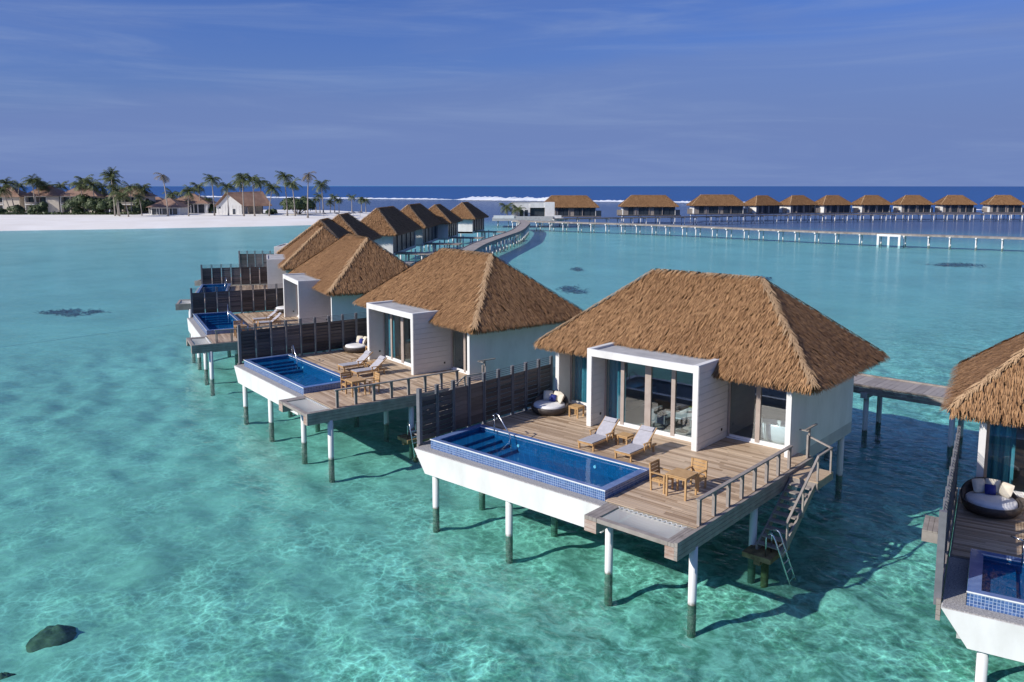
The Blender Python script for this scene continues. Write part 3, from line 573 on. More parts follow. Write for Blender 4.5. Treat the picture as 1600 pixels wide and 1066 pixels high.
def build_tub(x, y):
    t = T('bathtub', 'bathtub', (x, y, 0))
    def f(u, v):
        a = 2*math.pi*u; r, z = [(.62, .02), (.80, .1), (.93, .45), (1.0, .86), (.94, .88), (.84, .5), (.6, .2), (0, .18)][min(int(v*7+.5), 7)]
        e = 1.0/max(abs(math.cos(a))**3+abs(math.sin(a))**3, 1e-6)**(1/3); return (x+.92*r*e*math.cos(a), y+.46*r*e*math.sin(a), z)
    t.part('basin', MB().grid(f, 36, 7), 'ceramic', smooth=True)
    t.part('tap', MB().tube([(x-.5, y-.6, 0), (x-.5, y-.6, 1.2), (x-.5, y-.45, 1.25), (x-.5, y-.3, 1.2)], .025, 6), 'steel'); return t.o
def build_bed(x, y):
    t = T('bed', 'bed', (x, y, 0)); t.part('base', MB().box(x-1.1, x+1.1, y-1.2, y+1.2, .02, .32), 'dark_room')
    t.part('mattress', MB().box(x-1.08, x+1.08, y-1.18, y+1.18, .322, .66), 'offwhite'); t.part('throw', MB().box(x-1.1, x+1.1, y-.2, y+.5, .662, .70), 'olive')
    t.part('headboard', MB().box(x-1.3, x+1.3, y+1.21, y+1.33, .02, 1.5), 'teak'); return t.o
def build_room_chair(x, y):
    t = T('round_table', 'table', (x, y, 0)); t.part('top', MB().tube([(x, y, .78), (x, y, .84)], .55, 24), 'ceramic'); t.part('stem', MB().tube([(x, y, .03), (x, y, .78)], .05, 8), 'black'); t.part('foot', MB().tube([(x, y, .021), (x, y, .05)], .3, 16), 'black'); return t.o
def build_armchair(x, y, rz):
    t = T('armchair', 'armchair', (x, y, 0))
    mb = MB().box(-.4, .4, -.4, .4, .25, .5).box(-.45, -.3, -.42, .42, .3, .95).box(-.3, .35, -.48, -.4, .3, .72).box(-.3, .35, .4, .48, .3, .72)
    lg = MB()
    for i in (-.34, .34):
        for j in (-.36, .36): lg.box(i-.03, i+.03, j-.03, j+.03, .021, .25)
    R = Matrix.Rotation(rz, 3, 'Z')
    for b in (mb, lg): b.v = [tuple(R @ Vector(q)+Vector((x, y, 0))) for q in b.v]
    t.part('shell', mb, 'dark_room'); t.part('leg_frame', lg, 'black'); return t.o
def build_walkway():
    t = T('villa_walkway', 'walkway', (-4, 21, 0)); mb = MB(); y = 17.52
    while y < 25.3: mb.box(-5.6, -3.2, y, y+.15, -.06, random.uniform(-.006, .006)); y += .165
    t.part('planks', mb, 'jetty', kind='stuff'); t.part('beam', MB().box(-5.55, -5.35, 17.6, 25.2, -.32, -.065).box(-3.45, -3.25, 17.6, 25.2, -.32, -.065), 'grey_wood')
    for y in (19.5, 22.5):
        for x in (-5.2, -3.6): t.at('pile', PILE_S, (x, y, 0))
    return t.o
ROOF = hip_roof(-14.8, .45, 9.3, 18.4, 3.62, -10.3, -4.1, 7.47, (-10.5, -4.55, 10.0), 1.0, 'near')
ROOF_FAR = hip_roof(-14.8, .45, 9.3, 18.4, 3.62, -10.3, -4.1, 7.47, None, .5, 'far')
ROOF_WIDE = hip_roof(-18.8, 4.45, 9.3, 18.4, 3.62, -14.0, -.4, 7.9, None, .5, 'wide')
V1 = {'house': build_house(), 'deck': build_deck(), 'pool': build_pool(), 'fence': build_fence(), 'railing': build_railing(), 'stairs': build_stairs(),
      'platform': build_platform(), 'ladder': build_ladder(), 'lounge_a': build_lounger(-8.10, 4.58), 'lounge_b': build_lounger(-6.02, 4.50),
      'drinks': build_side_table(-7.15, 6.45), 'lamp_table': build_side_table(-11.72, 8.75, s=.62, h=.58), 'dining': build_side_table(-1.98, 2.6, 'dining_table', .92, .90, 'dining table'),
      'daybed': build_daybed(-13.30, 8.45), 'tub': build_tub(-2.1, 11.7), 'bed': build_bed(-5.9, 12.3), 'room_table': build_room_chair(-6.2, 10.0), 'armchair': build_armchair(-7.3, 10.1, 0),
      'curtain_a': build_curtain(-10.0, -9.0, 9.2, 3.5), 'curtain_b': build_curtain(-13.5, -12.6, 10.95, 3.3), 'walk': build_walkway()}
ch = build_chair(); ch.location = (-2.86, 2.62, 0); V1['chair_a'] = ch
c2 = copy_tree(ch); c2.location = (-1.98, 3.62, 0); c2.rotation_euler = (0, 0, -math.pi/2); V1['chair_b'] = c2
for k, (dx, dy, rz, m, s) in {'cush_a': (-.42, .42, .6, 'cream', .52), 'cush_b': (.02, .62, .0, 'cream', .52), 'cush_c': (.46, .40, -.65, 'cream', .52), 'cush_d': (-.05, .36, .15, 'navy', .38)}.items():
    V1[k] = build_cushion((-13.30+dx, 8.45+dy, .51+s*.5), rz, m, s)
LAB = {
 'house': ('thatched white overwater villa, {}', 'thatched villas on stilts'),
 'deck': ('timber deck with corner net, {}', 'villa decks'),
 'pool': ('blue tiled plunge pool in white trough, {}', 'plunge pools'),
 'fence': ('dark slatted privacy fence beside {}', 'privacy fences'),
 'railing': ('weathered wooden deck railing of {}', 'deck railings'),
 'stairs': ('open grey timber stairs to the water, {}', 'stairs to the water'),
 'platform': ('small rusty swim platform at the waterline, {}', 'swim platforms'),
 'ladder': ('bent steel swim ladder below {}', 'swim ladders'),
 'lounge_a': ('grey sun lounger nearer the daybed, {}', 'sun loungers'),
 'lounge_b': ('grey sun lounger nearer the dining set, {}', 'sun loungers'),
 'drinks': ('low teak table between loungers, {}', 'side tables'),
 'lamp_table': ('small teak table beside the daybed, {}', 'side tables'),
 'dining': ('square teak dining table, {}', 'dining tables'),
 'daybed': ('round dark wicker daybed, white mattress, {}', 'round daybeds'),
 'tub': ('white bathtub behind the bathroom glass, {}', 'bathtubs'),
 'bed': ('white bed with olive throw inside the living room of {}', 'beds'),
 'room_table': ('round white table just inside the glass doors of {}', 'indoor tables'),
 'armchair': ('dark armchair beside the round white table inside {}', 'armchairs'),
 'curtain_a': ('teal curtain behind living room glass, {}', 'curtains'),
 'curtain_b': ('teal curtain behind the bedroom glass, {}', 'curtains'),
 'walk': ('plank walkway from the jetty to {}', 'walkways'),
 'chair_a': ('teak armchair at the table, pool side, {}', 'dining chairs'),
 'chair_b': ('teak armchair at the table, house side, {}', 'dining chairs'),
 'cush_a': ('cream cushion, fence side of daybed, {}', 'daybed cushions'),
 'cush_b': ('cream cushion, middle of daybed back, {}', 'daybed cushions'),
 'cush_c': ('cream cushion, house side of daybed, {}', 'daybed cushions'),
 'cush_d': ('small navy cushion against cream ones, {}', 'daybed cushions')}
VN = {0: 'the edge cropped villa', 1: 'the big middle villa', 2: 'the first villa behind the middle', 3: 'the second villa behind the middle', 4: 'the third villa behind the middle', 5: 'the fourth villa behind the middle',
      6: 'fifth behind the middle one', 7: 'sixth behind the middle one, pale end wall', 8: 'seventh behind the middle one', 9: 'eighth behind the middle one', 10: 'farthest of the near row'}
POS = {0: (22.1, 3.0, 10.7), 2: (-22.6, 1.0, -11.1), 3: (-44.8, 6.2, -21.6), 4: (-66.5, 15.8, -32), 5: (-84.2, 27.1, -46), 6: (-100.5, 42.2, -54), 7: (-113, 60, -61.5), 8: (-126.8, 79.6, -61), 9: (-137, 97, -61), 10: (-149.5, 118.5, -61)}
HAS = {0: ['house', 'deck', 'pool', 'fence', 'daybed', 'lamp_table', 'cush_a', 'cush_b', 'cush_c', 'cush_d', 'curtain_b', 'walk'],
       2: [k for k in V1 if k not in ('bed', 'room_table', 'armchair', 'stairs')]+['stairs'],
       3: ['house', 'deck', 'pool', 'fence', 'railing', 'daybed', 'dining', 'chair_a', 'chair_b', 'lounge_a', 'lounge_b', 'lamp_table', 'curtain_a', 'cush_b', 'walk'],
       4: ['house', 'deck', 'pool', 'fence', 'railing', 'walk'], 5: ['house', 'deck', 'fence', 'walk'], 6: ['walk'], 7: ['walk'], 8: ['walk'], 9: ['walk'], 10: ['walk']}
def place(o, x, y, a):
    R = Matrix.Rotation(a, 3, 'Z'); p = R @ o.location; o.location = (p.x+x, p.y+y, p.z); o.rotation_euler.z += a
def set_lab(o, key, i):
    l, g = LAB[key]; tag(o, l.format(VN[i]), o['category'], g)
for i, (x, y, a) in POS.items():
    for k in HAS[i]:
        c = copy_tree(V1[k]); place(c, x, y, math.radians(a)); set_lab(c, k, i)
        if k == 'deck' and i == 0:
            for kk in range(4): link('ledge_board', MB().box(-8.35+.165*kk, -8.35+.165*kk+.155, .3, 1.8, -.05, 0).mesh('ledge_board', 'grey_wood'), c)
            link('ledge_beam', MB().box(-8.35, -7.58, .3, 1.8, -.42, -.055).mesh('ledge_beam', 'grey_wood'), c)
for k, o in V1.items(): set_lab(o, k, 1)
# ------------------------------------------------------------------ the far row beyond the lagoon
RR = [(-184, 233, -142, 1), (-166, 262, -141, 1), (-153, 295, -137, 1), (-141, 313, -112, 0), (-132, 329, -118, 0), (-121, 340, -124, 0), (-109, 354, -130, 0), (-96, 368, -137, 0), (-82, 381, -143, 0), (-66, 395, -148, 0)]
RN = ['wide thatched villa next to the white pavilion', 'wide thatched villa second from the white pavilion', 'wide thatched villa third from the white pavilion', 'thatched villa fourth from the white pavilion across the lagoon',
      'thatched villa fifth from the white pavilion across the lagoon', 'thatched villa sixth from the white pavilion across the lagoon', 'thatched villa fourth from the far end of the lagoon row', 'thatched villa third from the far end of the lagoon row', 'thatched villa second from the far end of the lagoon row', 'last thatched villa at the open end of the lagoon row']
def far_villa(wide, dark=0):
    x0, x1 = (-17.6, 3.3) if wide else (HX0, HX1); t = T('overwater_villa', 'villa', (-7.2, 13.8, 0)); th, rb = ROOF_WIDE if wide else ROOF_FAR
    t.part('floor_slab', MB().box(x0, x1, 10, 17.5, -.5, 0), 'slab'); t.part('front_wall', MB().box(x0+.01, x1-.01, 10, 10.2, 0, 3.5), 'white')
    for x in (x0, x1-.2): t.part('side_wall', MB().box(x, x+.2, 10.2, 17.5, -.45 if dark else 0, 3.5), 'white')
    n = 10; w_ = (x1-x0-.4)/n
    for k in range(n): t.part('back_panel', MB().box(x0+.2+k*w_+.05, x0+.2+(k+1)*w_-.05, 17.1+.12*(k % 2), 17.3+.12*(k % 2), -.45 if dark else 0, 3.5), 'dark_screen' if dark else ('dark_screen', 'dark_screen', 'fence_post', 'dark_screen', 'grey_wood')[k % 5 if k > 3 else 0])
    for k in range(1, 1 if dark else 4): t.part('post', MB().box(x0+(x1-x0)*k/4-.1, x0+(x1-x0)*k/4+.1, 17.45, 17.6, 0, 3.5), 'frame')
    r = t.part('roof', rb, 'thatch_base'); o = link('thatch', th, r, -t.loc, kind='stuff')
    if not dark: t.part('terrace', MB().box(x0-2.0, x1+2.0, 17.6, 19.5, -.35, -.02), 'dark_wood')
    if not dark: t.part('screen_wall', MB().box(x1+.05, x1+2.2, 15, 15.2, -.2, 2.0), 'grey_wood'); t.part('screen_wall', MB().box(x0-2.2, x0-.05, 15, 15.2, -.2, 2.0), 'grey_wood')
    for k in range(4):
        for y in (11, 18.8): t.at('pile', PILE_S, (x0+.3+(x1-x0-.6)*k/3, y, 0))
    return t.o
protos = {1: far_villa(1), 0: far_villa(0)}; used = set()
arcv = far_villa(1, 1); arcn = far_villa(0, 1)
for i, na in ((6, -50), (7, -53), (8, -53), (9, -55), (10, -60)):
    x, y, a = POS[i]; a = math.radians(a); R_ = Matrix.Rotation(a, 3, 'Z'); apex = R_ @ Vector((-4.1, 13.85, 0))+Vector((x, y, 0))
    wide_ = i in (7, 8); a = math.radians(na); R_ = Matrix.Rotation(a, 3, 'Z')   # turned about the ridge end that shows over the roof before it
    o = arcv if i == 7 else arcn if i == 6 else copy_tree(arcv if wide_ else arcn)
    p = apex+R_ @ Vector((-7.2+4.1-(4.0 if wide_ else 0), 13.8-13.85, 0)); o.location = (p.x, p.y, 0); o.rotation_euler = (0, 0, a); set_lab(o, 'house', i)
for (x, y, a, wd), nm in zip(RR, RN):
    o = protos[wd] if wd not in used else None
    a = math.radians(a)
    if o is None: o = copy_tree(protos[wd])
    used.add(wd); o.location = (x, y, 0); o.rotation_euler = (0, 0, a)
    tag(o, nm, 'villa', 'villas across the lagoon')
# ------------------------------------------------------------------ jetties
def smooth_path(P, step):
    out = []
    for i in range(len(P)-1):
        p0, p1, p2, p3 = [Vector(P[max(0, min(len(P)-1, j))]) for j in (i-1, i, i+1, i+2)]
        n = max(2, int((p2-p1).length/step))
        for k in range(n):
            u = k/n; out.append(.5*((2*p1)+(p2-p0)*u+(2*p0-5*p1+4*p2-p3)*u*u+(3*p1-p0-3*p2+p3)*u**3))
    out.append(Vector(P[-1])); return out
def jetty(name, label, P, wd, mplank, gap, zt=0., near=None, step=.33, white=False, rail=0, ps=PILE_S):
    t = T(name, 'jetty', (P[0][0], P[0][1], 0)); pts = smooth_path([(a, b, 0) for a, b in P], step); mb = MB(); acc = 0; nxt = 0
    edge = [MB(), MB()]
    for i in range(len(pts)-1):
        a, b = pts[i], pts[i+1]; d = (b-a); L = d.length; d = d/L; s = Vector((-d.y, d.x, 0))*wd/2
        V = [a+s+d*.008, a-s+d*.008, b-s-d*.008, b+s-d*.008]; z1 = zt+random.uniform(-.006, .006)
        tgt = MB() if near and (a-Vector((near[0], near[1], 0))).length < near[2] else mb
        tgt.add([(q.x, q.y, z1) for q in V]+[(q.x, q.y, zt-.06) for q in V], [(0, 1, 2, 3), (7, 6, 5, 4), (0, 4, 5, 1), (1, 5, 6, 2), (2, 6, 7, 3), (3, 7, 4, 0)])
        if tgt is not mb: t.part('plank', tgt, mplank)
        for e, sg in ((0, 1), (1, -1)):
            for z in ((zt-.16, zt-.36) if near else (zt-.26,)):
                edge[e].bar(a+s*sg*1.01+Vector((0, 0, z)), b+s*sg*1.01+Vector((0, 0, z)), .07, .18 if near else .38)
            if near: edge[e].bar(a+s*sg*.98+Vector((0, 0, zt+.05)), b+s*sg*.98+Vector((0, 0, zt+.05)), .14, .09)
        acc += L
        if acc > nxt:
            nxt += gap; t.part('crosshead', MB().bar(a+s*1.12+Vector((0, 0, zt-.52)), a-s*1.12+Vector((0, 0, zt-.52)), .38, .34), 'white' if white else 'concrete')
            for sg in (1, -1): t.at('pile', ps, (a.x+s.x*.78*sg, a.y+s.y*.78*sg, -.3 if ps is PILE_S else 0))
    t.part('planking', mb, mplank, kind='stuff')
    for e in edge: t.part('fascia', e, 'grey_wood')
    tag(t.o, label, 'jetty'); return t.o
arc = [(93.2*math.sin(math.radians(a)), 120-93.2*math.cos(math.radians(a))) for a in range(38, -50, -7)]
jetty('curved_jetty', 'curved plank jetty on stilts running behind the near villas', arc+[(-79, 65), (-89, 78), (-103, 97), (-116, 117.5), (-129.5, 139), (-146, 161), (-158, 176), (-172, 190)], 3.0, 'jetty', 4.6, near=(0, 26.5, 17), ps=PILE)
jetty('long_jetty', 'long pale jetty crossing the lagoon to the white pavilion', [(-172, 187), (-150, 189), (-132, 192), (-110, 193), (-86, 191), (-65, 190), (-48, 191.5), (-30, 194), (-12, 196), (14, 199)], 3.0, 'jetty', 5.2, step=.9, white=True)
jetty('row_jetty', 'dark jetty in front of the far row of villas', [(-172, 208), (-160, 230), (-146, 255), (-131, 288), (-121, 305), (-112, 318), (-101, 331), (-90, 345), (-78, 357), (-64, 370), (-44, 384)], 2.6, 'dark_wood', 5.5, step=1.4)
t = thing('boat_landing', 'small white boat landing frame under the long jetty', 'boat landing', (-51, 189, 0))
for x in (-53.4, -50.9, -48.4): link('post', MB().box(-.25, .25, -.25, .25, -5, -.6).mesh('post', 'white'), t, (x+51, -.4, 0))
link('cap_beam', MB().box(-2.7, 2.9, -.6, -.2, -.62, -.1).mesh('cap_beam', 'white'), t)
# ------------------------------------------------------------------ white pavilion at the head of the jetty
t = T('white_pavilion', 'pavilion', (-183, 210, 0)); R = Matrix.Rotation(.72, 3, 'Z')
def pv(name, m, boxes, parent=None):
    mb = MB()
    for b in boxes: mb.box(*b)
    mb.v = [tuple(R @ Vector(q)+Vector((-183, 210, 0))) for q in mb.v]; return t.part(name, mb, m, parent)
w1 = pv('wall', 'white', [(-8, -1.2, -2, 4, .3, 5.4), (4.2, 7.8, -2.4, 3, .3, 5.6)]); pv('wall', 'white', [(-1.2, 4.2, 1.5, 2, .3, 5.4)]); pv('roof_slab', 'concrete', [(-8.2, 4.2, -2.1, 4.2, 5.4, 5.6)])
pv('lintel', 'white', [(-1.2, 4.2, -2.2, -1.9, 3.6, 5.4)], w1); pv('doorway', 'dark_glass', [(-.9, 4, -1.2, -1.0, .3, 3.6)], w1)
for x in (-5.0, -3.2): pv('window', 'dark_glass', [(x, x+1.2, -2.05, -2.003, .5, 2.8)], w1)
pv('planter_wall', 'white', [(-14.5, -7, -8.2, -7.8, -.2, 1.0)]); pv('planter_wall', 'concrete', [(-7, 7, -8.0, -7.6, -.9, .7)]); pv('planter_wall', 'white', [(7, 10, -7.6, -7.2, -.2, 1.0)])
pv('base_platform', 'concrete', [(-15, 11, -8.2, 5, -1.0, .0)])
for x in np.linspace(-13, 10, 7):
    for y in (-7, 3): t.at('pile', PILE_S, R @ Vector((x, y, 0))+Vector((-183, 210, -.5)))
tag(t.o, 'white flat roofed pavilion with low planter wall at the jetty junction', 'pavilion')
# ------------------------------------------------------------------ the island
isl = [(-460, -130), (-330, -40), (-286, 45), (-286, 65), (-267, 98), (-254, 126), (-244, 153), (-249, 182), (-262, 208), (-290, 235), (-325, 252), (-360, 250), (-412, 215), (-500, 150), (-620, 20)]
ip = [Vector((p[0], p[1], 0)) for p in [(-420, -40, 0)]]
pts = smooth_path([(a, b, 0) for a, b in isl]+[(-460, -130, 0)], 8)[:-1]; n = len(pts); cen = Vector((-400, 110, 0)); mb = MB()
lev = [(1.10, -4.8), (1.0, SEA_Z+.02), (.965, -2.15), (.90, -1.55), (.80, -1.3), (.5, -1.3), (.0, -1.3)]
V = []; 
for k, (s, z) in enumerate(lev):
    for i, p in enumerate(pts):
        # keep the beach the same width all round by moving each point inward
        q = cen+(p-cen)*s; V.append((q.x, q.y, z+(.12*math.sin(i*1.7+k) if 1 < k < 5 else 0)))
F = [(k*n+i, k*n+(i+1) % n, (k+1)*n+(i+1) % n, (k+1)*n+i) for k in range(len(lev)-1) for i in range(n)]
mb.add(V, F); link('beach', mb.mesh('beach', 'sand', True), kind='structure')
def oriented(cx, cy, ax):                           # local frame: x along the front, y into the island
    return Matrix.Translation((cx, cy, -1.3)) @ Matrix.Rotation(ax, 4, 'Z')
def bld(name, label, cat, cx, cy, ax): o = thing(name, label, cat, (cx, cy, -1.3), None, ax); return o
def hp(o, nm, mb, m, parent=None): return link(nm, mb.mesh(nm, m), parent or o)
AX = math.atan2(.66, .75)
def hotel(label, cx, cy, W, Hh, bays, blank):
    o = bld('hotel_block', label, 'hotel building', cx, cy, AX); o['group'] = 'hotel blocks behind the beach'
    hp(o, 'wall', MB().box(0, W, 2.2, 11, 0, Hh), 'beige'); b0 = blank*W
    hp(o, 'end_wall', MB().box(W-b0, W, 0, 2.19, 0, Hh), 'beige')
    for z in (3.9, Hh-.35): hp(o, 'balcony_slab', MB().box(0, W-b0-.01, -.2, 2.18, z, z+.35), 'white')
    for k in range(bays+1): hp(o, 'column', MB().box(k*(W-b0)/bays-.25+(.25 if k == 0 else 0), k*(W-b0)/bays+(.25 if k < bays else -.01), -.1, 2.17, 0, Hh-.36), 'white' if k % 2 == 0 else 'beige')
    for k in range(bays):
        x0 = k*(W-b0)/bays+.6; x1 = (k+1)*(W-b0)/bays-.6
        for z in (0.1, 4.3): hp(o, 'window', MB().box(x0, x1, 2.05, 2.19, z, z+3.1), 'dark_glass')
        hp(o, 'balustrade', MB().box(x0-.3, x1+.3, -.12, -.04, 4.28, 5.2), 'grey_wood')
    e = 1.1; hp(o, 'roof', MB().add([(-e, -1.2, Hh), (W+e, -1.2, Hh), (W+e, 12, Hh), (-e, 12, Hh), (W*.38, 5.4, Hh+4.9), (W*.62, 5.4, Hh+4.9)], [(0, 1, 5, 4), (1, 2, 5), (2, 3, 4, 5), (3, 0, 4), (3, 2, 1, 0)]), 'brown_roof')
hotel('two storey hotel block cut by the frame edge behind short palms', -431, 103, 17, 7.6, 2, .45)
hotel('two storey hotel block with beige end wall between palms', -413, 114.8, 16, 8.0, 2, .36)
hotel('two storey hotel block half hidden by dark bushes', -400.5, 125.8, 17, 8.0, 3, .2)
hotel('two storey hotel block behind the clump of tall palms', -386, 142, 17, 7.8, 2, .3)
def hut(label, cx, cy, W, Dp, Hh, rise, gl=1):
    o = bld('beach_hut', label, 'beach restaurant', cx, cy, AX); o['group'] = 'low roofed beach pavilions'
    hp(o, 'wall', MB().box(.6, W-.6, .6, Dp-.6, 0, Hh), 'white')
    for k in range(5): hp(o, 'window', MB().box(1.2+(W-2.4)*k/5, 1.2+(W-2.4)*(k+.82)/5, .5, .598, .2, Hh-.5), 'dark_glass')
    for k in range(4): hp(o, 'column', MB().box(.2+(W-.6)*k/3, .45+(W-.6)*k/3, -.3, -.05, 0, Hh), 'white')
    hp(o, 'roof', MB().add([(-.9, -1.1, Hh), (W+.9, -1.1, Hh), (W+.9, Dp+.9, Hh), (-.9, Dp+.9, Hh), (W*.45, Dp/2, Hh+rise), (W*.55, Dp/2, Hh+rise)], [(0, 1, 5, 4), (1, 2, 5), (2, 3, 4, 5), (3, 0, 4), (3, 2, 1, 0)]), 'brown_roof')
hut('low beach pavilion with brown tent roof and glass front', -349.5, 143.5, 14, 11, 3.3, 4.0)
hut('second brown roofed pavilion tucked behind the tent roofed one', -362, 158, 19, 12, 4.6, 4.6)
hut('low brown roofed wing beside the fourth hotel block', -386, 157, 12, 9, 4.4, 3.0)
o = bld('gable_hall', 'large white gable hall with long brown roof and veranda', 'hall', -334.5, 167.5, AX)
L_, W_ = 24., 13.; gp = [(0, 0), (11.5, 0), (11.5, 4.4), (5.0, 9.4), (0, 4.0)]
hp(o, 'gable_wall', MB().prism(gp, 0, .4, 'y'), 'white'); hp(o, 'side_wall', MB().box(11.2, 11.5, .4, 9, 0, 4.3), 'white'); hp(o, 'side_wall', MB().box(0, .3, .4, 14, 0, 3.9), 'white'); hp(o, 'back_wall', MB().box(.3, 11.2, 13.6, 14, 0, 5), 'white')
hp(o, 'door', MB().box(7.4, 8.6, -.06, -.003, 0, 2.4), 'dark_glass'); hp(o, 'window', MB().box(1.3, 2.0, -.06, -.003, 2.6, 3.4), 'dark_glass')
for k in range(7): hp(o, 'batten', MB().box(.9+1.6*k, 1.0+1.6*k, -.05, -.003, 0, 4.0), 'siding')
def roof_sheet(p, q, r, s, th=.3):
    return MB().add([p, q, r, s]+[(a[0], a[1], a[2]-th) for a in (p, q, r, s)], [(0, 1, 2, 3), (7, 6, 5, 4), (0, 4, 5, 1), (1, 5, 6, 2), (2, 6, 7, 3), (3, 7, 4, 0)])
hp(o, 'roof', roof_sheet((12.6, -.9, 3.9), (24.5, 3.0, 3.9), (19.0, 7.5, 10.3), (4.9, -.9, 9.9)), 'brown_roof'); hp(o, 'roof', roof_sheet((-1.0, -.9, 3.6), (4.9, -.9, 9.9), (19, 7.5, 10.3), (8, 15, 3.6)), 'brown_roof'); hp(o, 'roof', roof_sheet((24.5, 3.0, 3.9), (19.2, 14, 3.9), (8, 15, 3.6), (19, 7.5, 10.3)), 'brown_roof')
for x, y in ((14, 1.2), (17, 2.2), (20, 3.2), (23, 4.2)): hp(o, 'veranda_post', MB().box(x-.2, x+.2, y-.2, y+.2, 0, 4.0), 'dark_wood')
hp(o, 'veranda_wall', MB().box(13, 19, 5.5, 5.8, 0, 3.5), 'beige')
# palms: base x, base y, crown shift x, y, trunk height, label; every tree has its own trunk and crown
def frond(mb, c, az, el, L, rng, droop, wmax):
    n = 7; side = Vector((-math.sin(az), math.cos(az), 0)); p = Vector(c); d = Vector((math.cos(az)*math.cos(el), math.sin(az)*math.cos(el), math.sin(el))); pts = [p.copy()]; dirs = [d.copy()]
    for k in range(n):
        p = p+d*(L/n); d = (d+Vector((0, 0, -droop*(.6+.3*k)/n))).normalized(); pts.append(p.copy()); dirs.append(d.copy())
    for k in range(n):
        for s in (-1, 1):
            for sub in (0., .5):
                a = pts[k].lerp(pts[k+1], sub); b = pts[k].lerp(pts[k+1], sub+.36); f = (k+sub)/n; wd = wmax*(.35+1.5*f*(1-f)*1.9)*rng.uniform(.8, 1.15)
                tip = (a+b)/2+side*s*wd+dirs[k]*wd*.55+Vector((0, 0, -wd*rng.uniform(.35, .9)))
                mb.add([a, b, tip], [(0, 1, 2)])
    mb.add([pts[0]-side*.05, pts[0]+side*.05, pts[4]+side*.03, pts[4]-side*.03], [(0, 1, 2, 3)])
PALMS = []
def crown_mesh(seed, nf, L, upright, m):
    rng = random.Random(seed); mb = MB()
    for k in range(nf):
        el = rng.uniform(upright-1.0, upright+.75); az = 2.399963*k+rng.uniform(-.3, .3); frond(mb, (0, 0, 0), az, el, L*rng.uniform(.75, 1.1), rng, rng.uniform(.7, 1.7), L*.30)
    return mb.mesh('crown', m)
CROWNS = [crown_mesh(s, 26, 4.5, .30, 'frond') for s in range(4)]+[crown_mesh(9, 34, 4.0, .75, 'frond')]+[crown_mesh(12, 13, 3.8, .1, 'frond_dry')]
def palm(x, y, dx, dy, h, label, kind=0, sc=1., z0=-1.4, group='coconut palms on the island'):
    o = thing('palm_tree', label, 'palm tree', (x, y, z0), group); n = 7
    cv = lambda u: Vector((dx*u**1.6, dy*u**1.6, h*u)); r0 = .17+.008*h
    mb = MB().tube([cv(k/n) for k in range(n+1)], [r0*1.5 if k == 0 else r0*(1-.45*k/n) for k in range(n+1)], 7); link('trunk', mb.mesh('trunk', 'trunk', True), o)
    c = link('crown', CROWNS[kind], o, cv(1), random.uniform(0, 6.28)); c.scale = (sc, sc, sc)
